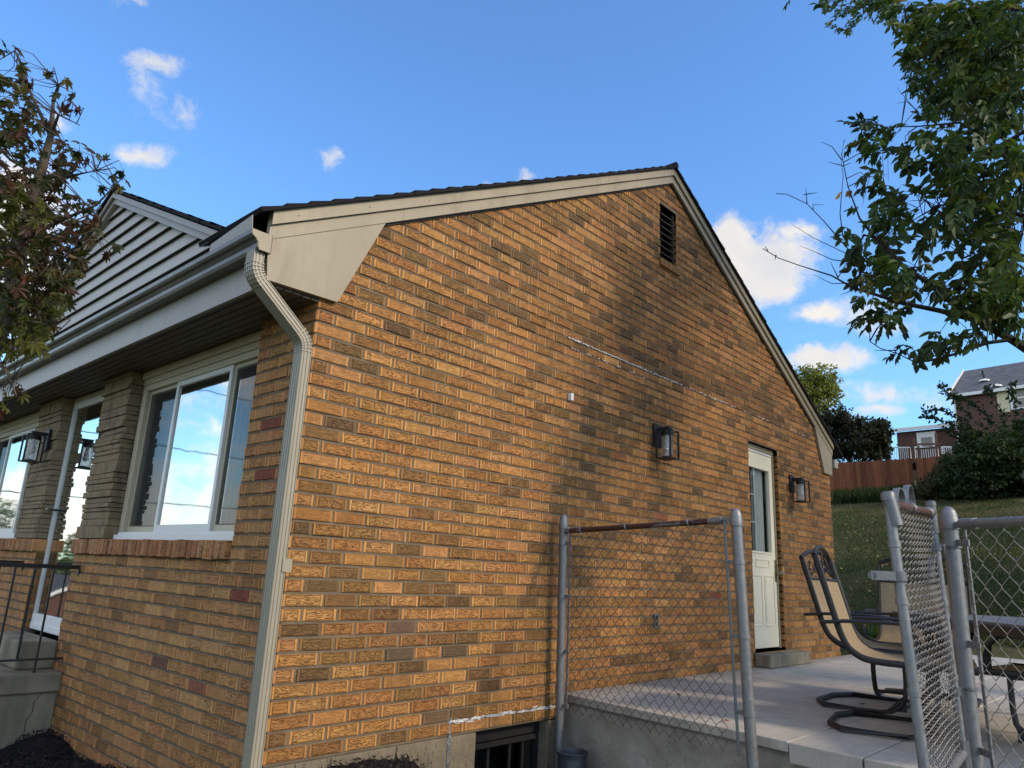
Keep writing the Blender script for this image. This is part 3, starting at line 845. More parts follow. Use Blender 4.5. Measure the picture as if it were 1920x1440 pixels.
# ---- eave on the street side: fascia, soffit, gutter
mb = MB().mat('fascia_grey'); mb.box(-.325, -.305, -.004, HL_, 2.885, 3.10); mb.build('fascia', house)
mb = MB().mat('soffit')
x = -.300
while x < .02:                      # beaded strips running along the wall
    mb.box(x, min(x+.044, .10), .0, HL_, 2.905+random.uniform(-.0005, .0005), 2.915); x += .052
mb.box(-.300, .12, .0, HL_, 2.918, 2.922)
mb.box(-.303, -.290, .0, HL_, 2.893, 2.903)
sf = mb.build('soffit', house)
def gutter(mb, y0, y1, xo=-.325, ztop=3.135):
    prof = [(0, ztop-.0), (0, ztop-.095), (-.062, ztop-.095), (-.070, ztop-.080), (-.072, ztop-.060), (-.085, ztop-.042), (-.100, ztop-.034), (-.108, ztop-.022), (-.110, ztop-.008), (-.110, ztop), (-.098, ztop)]
    P0 = [(xo+a, y0, z) for a, z in prof]; P1 = [(xo+a, y1, z) for a, z in prof]
    i0 = [mb.vert(p) for p in P0]; i1 = [mb.vert(p) for p in P1]
    for k in range(len(prof)-1): mb.face((i0[k], i0[k+1], i1[k+1], i1[k]))
    return prof
mb = MB().mat('gutter_grey'); prof = gutter(mb, -.055, HL_)
gt = mb.build('gutter', house)
mb = MB().mat('trim_clay')
mb.prism([(-.325+a, -.058, z) for a, z in prof[:-1]], (0, .004, 0))
mb.tube([(-.325+a, -.06, z) for a, z in prof[:-1]], .003, 5)
mb.build('end_cap', gt)
mb = MB().mat('fascia_grey')
mb.prism([(-.432, -.05, 3.130), (-.440, -.05, 3.205), (-.436, .38, 3.175), (-.432, .40, 3.130)], (.003, 0, 0))
mb.build('splash_guard', gt)
# right eave gutter end seen past the far return
mb = MB().mat('fascia_grey'); mb.box(7.32, 7.43, -.05, HL_, 3.03, 3.13); mb.build('gutter', house)

# ---- downspout
def rectpipe(mb, pts, wx, wy, sub=7):
    """rectangular corrugated pipe swept along pts (in x,y,z) with rounded bends, ribs on faces"""
    P = [Vector(p) for p in pts]; path = [P[0]]
    for k in range(1, len(P)-1):
        a = (P[k-1]-P[k]).normalized(); b = (P[k+1]-P[k]).normalized(); rr = .055
        for j in range(sub+1):
            t = j/sub; path.append((P[k]+a*rr)*(1-t)**2+P[k]*2*t*(1-t)+(P[k]+b*rr)*t**2)
    path.append(P[-1])
    cs = []
    nn = 28
    hx, hy = wx/2, wy/2
    def side(n_, dep, L_):
        o = [(-L_+.006, 0)]
        for q in range(n_):
            c_ = -L_+(q+.5)*2*L_/n_
            o += [(c_-.0062, 0), (c_-.0034, dep), (c_+.0034, dep), (c_+.0062, 0)]
        return o+[(L_-.006, 0)]
    for t_, d_ in side(3, .0042, hx): cs.append((t_, -hy+d_))
    cs.append((hx-.0015, -hy+.0015))
    for t_, d_ in side(4, .0042, hy): cs.append((hx-d_, t_))
    cs.append((hx-.0015, hy-.0015))
    for t_, d_ in side(3, .0042, hx): cs.append((-t_, hy-d_))
    cs.append((-hx+.0015, hy-.0015))
    for t_, d_ in side(4, .0, hy): cs.append((-hx+d_, -t_))
    cs.append((-hx+.0015, -hy+.0015))
    nn = len(cs)
    rings = []
    for k, p in enumerate(path):
        t = (path[min(k+1, len(path)-1)]-path[max(k-1, 0)]).normalized()
        ey = Vector((.0, 1, 0)); ey = (ey-t*ey.dot(t)).normalized(); ex = ey.cross(t).normalized()
        inb = 2 < 0
        rings.append([mb.vert(p+ex*a+ey*b) for a, b in cs])
    for k in range(len(rings)-1):
        for j in range(nn): mb.face((rings[k][j], rings[k][(j+1) % nn], rings[k+1][(j+1) % nn], rings[k+1][j]))
    return path
mb = MB().mat('spout')
rectpipe(mb, [(-.372, -.0, 3.05), (-.372, -.0, 2.93), (-.058, -.008, 2.67), (-.058, -.004, .18)], .058, .082)
for zc in ((-.372, -.0, 2.93), (-.058, -.008, 2.67)):
    for q in range(7):
        t = q/6; a = Vector((-.372, 0, 3.05)) if zc[2] > 2.8 else Vector((-.372, 0, 2.93)); b = Vector((-.058, -.008, 2.67)) if zc[2] > 2.8 else Vector((-.058, 0, .2))
        c = Vector(zc); A = c+(a-c).normalized()*.055; B = c+(b-c).normalized()*.055
        p = A*(1-t)**2+c*2*t*(1-t)+B*t**2; tg = ((c-A)*(1-t)+(B-c)*t).normalized()
        ex = Vector((0, 1, 0)).cross(tg).normalized()
        mb.obox(p, (0, 1, 0), ex, tg, .0425, .0305, .0022)
ds = mb.build('downspout', house, smooth='auto')
mb = MB().mat('spout')
mb.box(-.052, -.004, -.0515, -.047, 1.545, 1.605)
mb.build('strap', ds)

# ---- windows on the street side
def slider(y0, y1, nlit, label=None):
    z0, z1 = 1.702, 2.80; X = .085
    mb = MB().mat('frame_tan')
    mb.box(X-.01, X+.05, y0, y0+.042, z0, z1); mb.box(X-.01, X+.05, y1-.075, y1, z0, z1); mb.box(X-.01, X+.05, y0+.042, y1-.075, z1-.045, z1)
    mb.box(X-.015, X+.05, y0, y1, z1+.002, 2.90); mb.box(X-.032, X-.016, y0-.0, y1, 2.845, 2.899)
    mb.mat('vinyl'); mb.box(X-.045, X+.05, y0, y1-.02, z0-.014, z0+.022); mb.box(X-.03, X-.012, y0, y1-.05, z0+.0225, z0+.04)
    # thin dark reveals between frame and masonry
    w_ = mb.build('front_window', house, bevel=.002)
    cuts = [y0+.042, y0+.46, y1-.56, y1-.075]
    for k in range(3):
        a, b = cuts[k], cuts[k+1]; xs = X+(.018 if k != 1 else .002)
        s_ = MB().mat('vinyl' if k == 1 else 'frame_tan')
        t = .034
        s_.box(xs, xs+.022, a, a+t, z0+.04, z1-.045); s_.box(xs, xs+.022, b-t, b, z0+.04, z1-.045)
        s_.box(xs, xs+.022, a+t, b-t, z0+.04, z0+.04+t+.012); s_.box(xs, xs+.022, a+t, b-t, z1-.045-t, z1-.045)
        so = s_.build('sash', w_, bevel=.0015)
        g = MB().mat('pane_clear' if k == 1 else 'pane_dim')
        g.poly([(xs+.012, a+t, z0+.08), (xs+.012, b-t, z0+.08), (xs+.012, b-t, z1-.07), (xs+.012, a+t, z1-.07)]); g.build('pane', w_)
        if k != 1:
            g = MB().mat('insect_screen')
            g.poly([(xs-.004, a+t, z0+.08), (xs-.004, b-t, z0+.08), (xs-.004, b-t, z1-.07), (xs-.004, a+t, z1-.07)]); g.build('insect_screen', w_)
    g = MB().mat('curtain')
    y = y0+.03
    def cx(y): return X+.16+.018*math.sin(y*58)+.01*math.sin(y*131+1)
    while y < y1-.05:
        g.poly([(cx(y), y, z0), (cx(y+.006), y+.006, z0), (cx(y+.006), y+.006, z1), (cx(y), y, z1)]); y += .006
    g.build('curtain', w_, smooth=True)
    return w_
slider(.570, 2.38, 3); slider(4.56, 6.45, 3)

# ---- stone pillars
def pillar(y0, y1):
    mb = MB().mat('stone_gap'); mb.box(.004, .075, y0+.012, y1-.012, 1.60, 2.90); mb.mat('stone')
    z = 1.692
    while z < 2.87:
        h = random.choice((.028, .034, .04, .04, .05, .09)); h = min(h, 2.885-z)
        if h < .018: break
        pro = random.uniform(-.022, .0)
        y = y0+random.uniform(-.008, .008)
        ys = [y0-random.uniform(-.006, .012)]
        if random.random() < .45 or h > .07: ys.append(y0+(y1-y0)*random.uniform(.3, .7))
        ys.append(y1+random.uniform(-.006, .012))
        for a, b in zip(ys[:-1], ys[1:]):
            pj = pro+random.uniform(-.005, .005); st = len(mb.v)
            mb.box(pj, .085, a+.002, b-.002, z+.0025, z+h-.0015)
            for q in range(st, len(mb.v)):
                v = mb.v[q]; mb.v[q] = (v[0]+random.uniform(-.004, .004), v[1]+random.uniform(-.003, .003), v[2]+random.uniform(-.0015, .0015))
        z += h
    mb.box(-.028, .085, y0-.012, y1+.012, 2.868, 2.899)
    return mb.build('stone_pillar', house, bevel=.003)
pillar(2.40, 2.94); pillar(3.92, 4.54)

# ---- storm door on the street side
y0, y1 = 2.96, 3.92
mb = MB().mat('vinyl')
mb.box(.075, .13, y0, y0+.05, .98, 2.86); mb.box(.075, .13, y1-.055, y1, .98, 2.86); mb.box(.075, .13, y0+.05, y1-.055, 2.80, 2.86)
mb.mat('frame_tan'); mb.box(.07, .13, y0, y1, 2.862, 2.90)
mb.mat('white_paint'); mb.box(.062, .092, y0+.052, y1-.057, .985, 1.10); mb.box(.058, .063, y0+.055, y1-.06, .99, 1.035)
sd = mb.build('front_door', house, bevel=.002)
tag(sd, 'white framed full glass storm door', None)
g = MB().mat('pane_door'); g.poly([(.088, y0+.052, 1.10), (.088, y1-.057, 1.10), (.088, y1-.057, 2.80), (.088, y0+.052, 2.80)]); g.build('pane', sd)
g = MB().mat('black_metal'); g.tube([(.085, y1-.10, 1.93), (.03, y1-.10, 1.93), (.03, y1-.02, 1.935)], .009, 8); g.mat('white_paint'); g.tube([(.03, y1-.02, 1.935), (.03, y1+.04, 1.94)], .011, 8)
g.build('handle', sd, smooth='auto')
g = MB().mat('room'); g.box(.60, .62, y0-.3, y1+.3, .9, 2.9); g.build('hall_wall', sd)

# ---- cross gable with clapboard siding over the porch
GX = -.255
ap = onp(232, 366, 0, GX); rl = onp(430, 436, 0, GX); ll = onp(35, 672, 0, GX)
gy, gz = ap.y, ap.z; gs_ = ((ap.z-rl.z)/(ap.y-rl.y)+(ap.z-ll.z)/(ll.y-ap.y))/2
ROOFB = 3.098
hw = (gz-ROOFB)/gs_
mb = MB().mat('siding')
ex = .1125
z = ROOFB
while z < gz-.10:
    zt = min(z+ex, gz-.06); a = (gz-.075-z)/gs_; b = max((gz-.075-zt)/gs_, .005)
    p = [(GX-.030, gy-a, z), (GX-.030, gy+a, z), (GX-.004, gy+b, zt+.002), (GX-.004, gy-b, zt+.002)]
    mb.mat('siding'); mb.poly(p); mb.mat('louver_lap_shade'); mb.poly([(GX-.030, gy-a, z), (GX-.030, gy+a, z), (GX+.004, gy+a, z+.006), (GX+.004, gy-a, z+.006)])  # lap underside painted near-black to stand for its shade
    z += ex
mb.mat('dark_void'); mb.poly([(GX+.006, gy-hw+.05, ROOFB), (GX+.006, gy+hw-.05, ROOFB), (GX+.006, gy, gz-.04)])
sg = mb.build('gable_siding', house)
mb = MB().mat('fascia_grey')
for s in (-1, 1):
    ye = gy+s*hw
    e = Vector((0, s*hw, ROOFB-gz)).normalized()
    for (d0_, d1_, xo, th) in ((.010, .050, -.075, .05), (.052, .095, -.055, .05)):
        a = Vector((GX+xo, gy, gz-d0_)); b = Vector((GX+xo, ye, ROOFB-d0_)); c = Vector((GX+xo, ye, ROOFB-d1_)); d = Vector((GX+xo, gy, gz-d1_))
        mb.prism([a, b, c, d], (th, 0, 0))
mb.build('gable_trim', house)
mb = MB().mat('shingle_black')
for s in (-1, 1):
    n = 16
    for k in range(n):
        t0, t1 = k/n, (k+1)/n+.004
        y_a, z_a = gy+s*hw*(1-t0), ROOFB+(gz-ROOFB)*t0; y_b, z_b = gy+s*hw*(1-t1) if t1 < 1 else gy, min(ROOFB+(gz-ROOFB)*t1, gz)
        h = random.uniform(.024, .034)
        xb = lambda z: -.30+(z-3.1)/SL+.1
        x0 = GX-.09-random.uniform(0, .006)
        p = [(x0, y_a, z_a+h), (x0, y_b, z_b+.014), (max(xb(z_b), x0+.3)+.1, y_b, z_b+.014), (max(xb(z_a), x0+.3)+.1, y_a, z_a+h)]
        i = [mb.vert(p[q], (p[q][0], (t0, t1, t1, t0)[q]*2.2, 0)) for q in range(4)]; mb.face(i)
        mb.poly([(x0, y_a, z_a), (x0, y_b, z_b), p[1], p[0]])
        mb.poly([(x0, y_a, z_a), (x0, y_b, z_b), (p[2][0], y_b, z_b), (p[3][0], y_a, z_a)])
mb.build('cross_roof', house)

# ================================================================== wall fixtures
def wall_lamp(name, P, normal, label):
    """P = centre of the back plate, normal = outward axis ('-y' or '-x')"""
    n = Vector((0, -1, 0)) if normal == '-y' else Vector((-1, 0, 0)); s = Vector((1, 0, 0)) if normal == '-y' else Vector((0, -1, 0)); up = Vector((0, 0, 1))
    t = thing(name, P, label, 'wall lamp', 'black lantern lamps fixed to the house walls')
    P = Vector(P); c = P+n*.108-up*.085
    mb = MB().mat('black_metal')
    mb.obox(P+n*.010, s, n, up, .055, .010, .095); mb.build('back_plate', t, bevel=.002)
    mb = MB().mat('black_metal'); mb.obox(P+n*.065+up*.052, s, n, up, .014, .06, .012); mb.obox(P+n*.108+up*.052, s, n, up, .030, .030, .010)
    mb.lathe(P+n*.108, [(0, .045), (.030, .045), (.046, .03), (.050, .012), (.050, -.008), (.0, -.008)], 20)
    mb.build('arm', t, smooth='auto')
    mb = MB().mat('black_metal'); h = .115; w_ = .064
    for a in (-1, 1):
        for b in (-1, 1): mb.obox(c+s*a*w_+n*b*w_, s, n, up, .0065, .0065, h)
    for z in (h-.004,):
        for a in (-1, 1):
            mb.obox(c+s*a*w_+up*z, s, n, up, .0045, w_, .004); mb.obox(c+n*a*w_+up*z, s, n, up, w_, .0045, .004)
    mb.obox(c-up*h, s, n, up, w_+.006, w_+.006, .0035); mb.lathe(c-up*(h-.004), [(0, .012), (.045, .012), (.052, .0)], 20)
    mb.build('cage', t)
    mb = MB().mat('seeded_glass'); mb.lathe(c-up*.10, [(.043, 0), (.043, .185)], 28); mb.build('glass_shade', t, smooth=True)
    mb = MB().mat('vinyl'); mb.lathe(c-up*.02, [(0, .10), (.014, .10), (.016, .04), (.024, .0), (.022, -.02), (0, -.035)], 16); mb.build('bulb', t, smooth=True)
    return t
p1 = onp(1230, 817, 1, 0); p2 = onp(1485, 908, 1, 0)
wall_lamp('wall_lamp', (p1.x, 0, p1.z), '-y', 'black lantern lamp on the sunlit middle of the brick gable, left of the cream door')
wall_lamp('wall_lamp', (p2.x-.03, 0, p2.z), '-y', 'black lantern lamp on the brick just right of the cream door')
wall_lamp('wall_lamp', (-.020, 4.10, 2.53), '-x', 'black lantern lamp on the stone pillar beside the street side glass door')

t = thing('power_outlet', (*[0, 0], 0), 'small grey outlet box low on the brick gable behind the chain link', 'outlet')
px_ = onp(1229, 1164, 1, 0); t.location = (px_.x, 0, px_.z)
mb = MB().mat('cast'); mb.box(px_.x-.032, px_.x+.032, -.014, .004, px_.z-.055, px_.z+.055); mb.build('cover_plate', t, bevel=.004)
mb = MB().mat('dark_void'); mb.box(px_.x-.022, px_.x+.010, -.0175, -.0145, px_.z-.038, px_.z-.006); mb.box(px_.x-.022, px_.x+.010, -.0175, -.0145, px_.z+.006, px_.z+.038); mb.build('socket', t)
t = thing('wall_bracket', (0, 0, 0), 'small white painted bracket stub high on the brick gable', 'bracket')
b_ = onp(1069, 745, 1, 0); t.location = (b_.x, 0, b_.z)
mb = MB().mat('white_paint'); mb.box(b_.x-.022, b_.x+.004, -.030, .003, b_.z-.028, b_.z+.026); mb.build('bracket_body', t, bevel=.002)
mb = MB().mat('red_rust'); mb.tube([(b_.x+.028, .004, b_.z), (b_.x+.028, -.010, b_.z)], .011, 8); mb.build('bolt', t)
# ================================================================== GROUND
def hgt(x, y):
    # x, y numpy arrays
    base = -0.02+0*x
    # planting bed against the walls
    d_g = np.hypot(np.maximum(0, -x)+np.maximum(0, x-.72)*2.6, np.maximum(0, -y))     # distance to gable bed
    bed = .60*np.exp(-np.maximum(0, d_g-.25)*1.1)
    fall = np.clip(y/2.6, 0, 1)
    bedf = (.56-.30*fall)*np.exp(-np.maximum(0, -x-.35)*.9)
    base = np.maximum(base, np.where(y > 0, bedf, bed))
    # back garden hill
    hill = np.where(x > 9.2, .80+.205*(x-9.2), .80)
    hill = np.where(x > 44, .80+.205*34.8+.06*(x-44), hill)
    hill = hill+.12*np.sin(x*.35+1)*np.sin(y*.3)*np.clip((x-12)/8, 0, 1)
    t = np.clip((x-1.9)/1.2, 0, 1)
    under = .45+0*x
    yard = np.where((x > 8.6) | (y > .5) | (y < -5.4), hill, under)
    k = np.clip((x-1.6)/.4, 0, 1)
    z = base*(1-k)+np.where(x > 7.2, yard, np.minimum(yard, .45))*k
    # street side falls gently away to the north-west
    far = np.clip((y-8)/30, 0, 1)*np.clip((4-x)/10, 0, 1)
    z = z-far*1.6
    z = z-np.clip((-x-3)/40, 0, 1)*1.2
    z = np.where((x > .04) & (y > .03) & (x < 7.2) & (y < 9.5), -.4, z)
    return z
def hz1(x, y): return float(hgt(np.array([float(x)]), np.array([float(y)]))[0])
xs = np.unique(np.concatenate([np.linspace(-260, -20, 20), np.linspace(-20, -3, 18), np.linspace(-3, 2.6, 57), np.linspace(2.7, 12, 32), np.linspace(12, 60, 60), np.linspace(60, 400, 20)]))
ys = np.unique(np.concatenate([np.linspace(-260, -20, 20), np.linspace(-20, -5, 18), np.linspace(-5, 5, 80), np.linspace(5, 20, 24), np.linspace(20, 300, 24)]))
X, Y = np.meshgrid(xs, ys, indexing='ij'); Z = hgt(X, Y)
me = bpy.data.meshes.new('ground')
V = np.stack([X, Y, Z], -1).reshape(-1, 3); nx, ny = len(xs), len(ys)
idx = np.arange(nx*ny).reshape(nx, ny)
Fc = np.stack([idx[:-1, :-1], idx[1:, :-1], idx[1:, 1:], idx[:-1, 1:]], -1).reshape(-1, 4)
me.from_pydata(V.tolist(), [], Fc.tolist()); me.materials.append(MATS['ground']); me.polygons.foreach_set('use_smooth', [True]*len(Fc)); me.update()
go = bpy.data.objects.new('ground', me); COL.objects.link(go); tag(go, 'grassy ground sloping up behind the house', None, kind='structure')

# ---- patio slab + parged retaining wall
E0, E1 = Vector((2.12, 0)), Vector((1.925, -1.57))
ed = (E1-E0).normalized()
def edge(t, off=0):       # point on the slab edge line, t metres from the wall, off metres outwards
    p = E0+ed*t; n = Vector((ed.y, -ed.x)); return (p.x+n.x*off, p.y+n.y*off)
ZP = .85
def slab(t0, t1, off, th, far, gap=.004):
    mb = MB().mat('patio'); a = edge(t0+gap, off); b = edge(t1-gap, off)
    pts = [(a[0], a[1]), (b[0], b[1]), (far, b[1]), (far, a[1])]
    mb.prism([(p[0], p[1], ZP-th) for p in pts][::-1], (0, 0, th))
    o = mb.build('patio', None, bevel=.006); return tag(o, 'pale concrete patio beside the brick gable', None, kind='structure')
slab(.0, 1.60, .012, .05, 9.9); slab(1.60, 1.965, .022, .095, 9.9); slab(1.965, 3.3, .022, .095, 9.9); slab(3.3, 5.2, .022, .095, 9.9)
mb = MB().mat('white_paint'); 
mb.box(9.86, 10.02, -5.0, 3.0, .80, .90); tag(mb.build('kerb', None, bevel=.01), 'white kerb strip where the patio meets the lawn', None, kind='structure')
mb = MB().mat('parge'); nseg = 60; rows = 14
n2 = Vector((ed.y, -ed.x))
gridv = []
for i in range(nseg+1):
    t = 5.2*i/nseg; p = E0+ed*t; col = []
    for j in range(rows+1):
        z = -.25+(ZP-.052+.25)*j/rows
        o_ = -.012+random.uniform(-.003, .003)+.006*math.sin(t*7+z*9)
        if z > ZP-.10 and t > 1.55: o_ = -.02
        col.append(mb.vert((p.x+n2.x*o_, p.y+n2.y*o_, z)))
    gridv.append(col)
for i in range(nseg):
    for j in range(rows): mb.face((gridv[i][j], gridv[i+1][j], gridv[i+1][j+1], gridv[i][j+1]))
q0 = E0-n2*.25; q1 = E0+ed*5.2-n2*.25
tp = [gridv[i][-1] for i in range(nseg+1)]
b0 = mb.vert((q0.x, q0.y, ZP-.052)); b1 = mb.vert((q1.x, q1.y, ZP-.052)); mb.face(tp+[b1, b0])
rw = mb.build('retaining_wall', None, smooth=True); tag(rw, 'rough grey parged retaining wall under the patio edge', 'retaining wall')
mb = MB().mat('concrete_old'); mb.box(4.99, 5.93, -.165, -.003, ZP+.001, .968)
ds_ = mb.build('door_step', None, bevel=.012); tag(ds_, 'low worn concrete step below the cream back door', 'step')

mb = MB().mat('stone_gap'); P_ = [(4.9, -.17), (4.6, -.45), (4.55, -.8), (4.2, -1.1), (4.05, -1.45), (3.7, -1.57)]
for a, b in zip(P_[:-1], P_[1:]):
    m_ = ((a[0]+b[0])/2+random.uniform(-.05, .05), (a[1]+b[1])/2+random.uniform(-.05, .05))
    for (p, q) in ((a, m_), (m_, b)): mb.poly([(p[0], p[1]-.0018, ZP+.0006), (p[0], p[1]+.0018, ZP+.0006), (q[0], q[1]+.0018, ZP+.0006), (q[0], q[1]-.0018, ZP+.0006)])
tag(mb.build('patio_crack', None), 'hairline crack across the patio', None, kind='structure')
# ---- stoop with iron railings on the street side
mb = MB().mat('concrete_old')
mb.box(-1.55, .003, 2.72, 4.25, .66, .785)
mb.box(-1.53, .001, 2.745, 4.22, -.3, .658)
st_ = mb.build('landing', None, bevel=.012); tag(st_, 'weathered concrete stoop with a cracked side below the front door', 'stoop')
mb = MB().mat('concrete_old'); mb.box(-.24, .002, 2.93, 3.80, .7865, .975); o = mb.build('top_step', st_, bevel=.015)
mb = MB().mat('stone_gap')
cr = [(-.10, .655), (-.14, .60), (-.135, .54), (-.165, .48), (-.16, .42), (-.20, .34), (-.19, .26)]
for a, b in zip(cr[:-1], cr[1:]): mb.prism([(a[0]-.0025, 2.7445, a[1]), (a[0]+.0025, 2.7445, a[1]), (b[0]+.0025, 2.7445, b[1]), (b[0]-.0025, 2.7445, b[1])], (0, -.0012, 0))
mb.build('crack', st_)
def railing(y, x0, x1, label):
    t = thing('iron_railing', (x1, y, ZP-.06), label, 'railing', 'black iron railings on the stoop')
    mb = MB().mat('iron'); mb.obox(((x0+x1)/2, y, 1.497), (1, 0, 0), (0, 1, 0), (0, 0, 1), (x1-x0)/2, .016, .007); mb.obox(((x0+x1)/2, y, 1.483), (1, 0, 0), (0, 1, 0), (0, 0, 1), (x1-x0)/2, .008, .007)
    mb.box(x1-.006, x1, y-.016, y+.016, 1.43, 1.48); mb.build('handrail', t, bevel=.002)
    mb = MB().mat('iron'); mb.obox(((x0+x1)/2, y, .872), (1, 0, 0), (0, 1, 0), (0, 0, 1), (x1-x0)/2, .014, .006); mb.build('bottom_rail', t)
    x = x1-.16; k = 0
    while x > x0:
        mb = MB().mat('iron'); zb = .785 if k % 4 == 0 else .872
        if k % 2 == 0: mb.tube([(x, y, zb), (x, y, 1.478)], .0085, 4)
        else:
            n = 40; P = []
            for j in range(n+1):
                z = .872+(1.478-.872)*j/n; tw = 0 if (z < 1.0 or z > 1.36) else (z-1.0)*42
                P.append((z, tw))
            rings = []
            for z, tw in P: rings.append([mb.vert((x+.0105*math.cos(tw+q*math.pi/2+.78), y+.0105*math.sin(tw+q*math.pi/2+.78), z)) for q in range(4)])
            for a, b in zip(rings[:-1], rings[1:]):
                for q in range(4): mb.face((a[q], a[(q+1) % 4], b[(q+1) % 4], b[q]))
        mb.build('baluster', t); x -= .118; k += 1
    return t
railing(2.775, -1.45, -.004, 'near black iron railing of the stoop, fixed to the brick below the window sill')
railing(4.15, -1.45, -.004, 'far black iron railing on the other side of the stoop')

# ---- plastic tub / window well at the wall corner
t = thing('plastic_tub', (2.24, -.30, .2), 'dark blue grey ribbed plastic tub at the foot of the retaining wall', 'tub')
mb = MB().mat('plastic_tub'); c = onp(1052, 1440, 1, -.26); tc_ = at(1073, 1409, 4.84); q_ = .60
mb.lathe((tc_.x, tc_.y, tc_.z-.53*q_), [(r_*q_, h_*q_) for r_, h_ in [(.12, -.6), (.13, .06), (.134, .12), (.128, .14), (.138, .2), (.132, .23), (.142, .28), (.136, .31), (.147, .37), (.143, .40), (.148, .46), (.145, .49), (.160, .515), (.163, .53), (.15, .533), (.138, .50), (.13, .30), (.12, .1)]], 40)
t.location = (tc_.x, tc_.y, 0)
mb.build('tub_body', t, smooth='auto')

# ================================================================== CHAIN LINK
def mesh_wires(mb, A, B, zb, zt, pitch=.066, r=.0018, off=.005, tail=True):
    """A,B plan points (x,y); woven diamonds between them"""
    A = Vector(A[:2]); B = Vector(B[:2]); L = (B-A).length; d = (B-A)/L; n = Vector((-d.y, d.x)); h = pitch/2
    N = int(L/h); M = int(((zt(0) if callable(zt) else zt)-zb(0))/h)
    for i in range(N):
        P = []
        for j in range(M+1):
            s = (i+((j+i) % 2))*h+random.gauss(0, .0012)
            f = s/L; z0 = zb(f); z1 = zt(f); z = z0+(z1-z0)*j/M
            o = off*(1 if (j+i) % 2 else -1)
            p = A+d*min(s, L)+n*(o+.004*math.sin(s*4+z*3)); P.append(Vector((p.x, p.y, z)))
        # rounded knuckles
        Q = [P[0]]
        for j in range(1, M):
            Q.append(P[j].lerp(P[j-1], .12)); Q.append(P[j].lerp(P[j+1], .12))
        Q.append(P[M])
        if tail:
            Q = [P[0]+Vector((0, 0, -.006))+Vector((d.x, d.y, 0))*.006]+Q
        mb.tube(Q, r, 4, cap=False)

def dome(mb, p, r):
    p = Vector(p); mb.lathe(p, [(r*1.16, -.055), (r*1.18, -.05), (r*1.18, -.015), (r*1.10, -.008), (r*1.08, .004), (r*.92, .022), (r*.62, .036), (r*.25, .043), (0, .044)], 20)

def band(mb, p, r, ax, d, ln=.045, w=.012):
    """tension/brace band: ring round the post and a lug in direction d"""
    p = Vector(p); ax = Vector(ax).normalized(); d = Vector(d).normalized()
    mb.lathe(p-ax*w, [(r, 0), (r+.0035, 0), (r+.0035, 2*w), (r, 2*w)], 20, ax)
    s = ax.cross(d)
    mb.obox(p+d*(r+ln/2), d, s, ax, ln/2, .003, w*.95)
    mb.tube([p+d*(r+ln*.7)-s*.012, p+d*(r+ln*.7)+s*.012], .005, 6)

# fence panel between house wall and gate opening
P1b = Vector((2.02, -.085, -.1)); P1t = onp(1057, 963, 1, -.085)
P2b = at(1408, 1386, 4.12); P2t = at(1379, 952, 4.12)
d2 = (P2b-P2t)/(P2t.z-P2b.z)
P2g = P2b+d2*.95
fence1 = thing('chain_link_fence', (1.95, -.8, .0), 'left chain link fence panel with rusty top rail between brick wall and leaning post', 'chain link fence', 'chain link fence panels')
def post(b, t, r, parent, mat='galv_some'):
    mb = MB().mat(mat); b = Vector(b); t = Vector(t)
    mb.tube([b, t-(t-b).normalized()*.03], r, 20, cap=False); dome(mb, t-(t-b).normalized()*.045, r)
    return mb.build('post', parent, smooth='auto')
P1g = Vector((P1t.x+.025, P1t.y, -.1))
post(P1g, P1t, .0265, fence1); post(P2g, P2t, .0285, fence1)
def lerpz(b, t, z): k = (z-b.z)/(t.z-b.z); return b+(t-b)*k
r1a = lerpz(P1g, P1t, onp(1064, 997, 1, -.09).z); r1b = lerpz(P2g, P2t, at(1374, 974, 4.12).z)
u = (r1b-r1a).normalized()
mb = MB().mat('galv_rust'); mb.tube([r1a+u*.055, r1b-u*.11], .0165, 16); mb.mat('galv_some'); mb.tube([r1b-u*.17, r1b-u*.085], .0205, 16); mb.tube([r1a+u*.03, r1a+u*.068], .020, 16)
mb.prism([r1b-u*.085+Vector((0, 0, -.018)), r1b-u*.03+Vector((0, 0, -.008)), r1b-u*.03+Vector((0, 0, .008)), r1b-u*.085+Vector((0, 0, .018))], (.006, .004, 0))
mb.build('top_rail', fence1, smooth='auto')
zb1 = lambda f: lerpz(P1g, P1t, .80).z+f*-.01
mb = MB().mat('wire_dark')
Am = r1a+u*.085; Bm = r1b-u*.085
mesh_wires(mb, (Am.x-.01, Am.y), (Bm.x-.0, Bm.y), lambda f: .775+.0*f, lambda f: Am.z+.018+(Bm.z-Am.z)*f)
mb.build('chain_link_mesh', fence1)
mb = MB().mat('galv_some')
mb.obox((Am.x-.006, Am.y+.01, (Am.z+.74)/2+.02), (1, 0, 0), (0, 1, 0), (0, 0, 1), .003, .008, (Am.z-.80)/2); mb.flush('tension_bar', fence1)
bb = lerpz(P2g, P2t, .76)-u*.075; bt = r1b-u*.075; mb.tube([bb, bt], .0075, 6)
mb.build('tension_bar', fence1)
mb = MB().mat('galv')
for z in (1.80, 1.46, 1.12, .80):
    p = lerpz(P1g, P1t, z); band(mb, p, .0265, (0, 0, 1), (u.x, u.y, 0), .05); mb.flush('tension_band', fence1, smooth='auto')
ax2 = (P2t-P2g)
for z in (r1b.z, 1.70, 1.33, .965):
    p = lerpz(P2g, P2t, z); band(mb, p, .0285, ax2, -u, .055); mb.flush('tension_band', fence1, smooth='auto')
for f in (.13, .42, .77):
    p = r1a+(r1b-r1a)*f; mb.lathe(p, [(.0185, -.004), (.0225, 0), (.0185, .004)], 14, (u.x, u.y, u.z+.25)); mb.flush('wire_tie', fence1, smooth='auto')

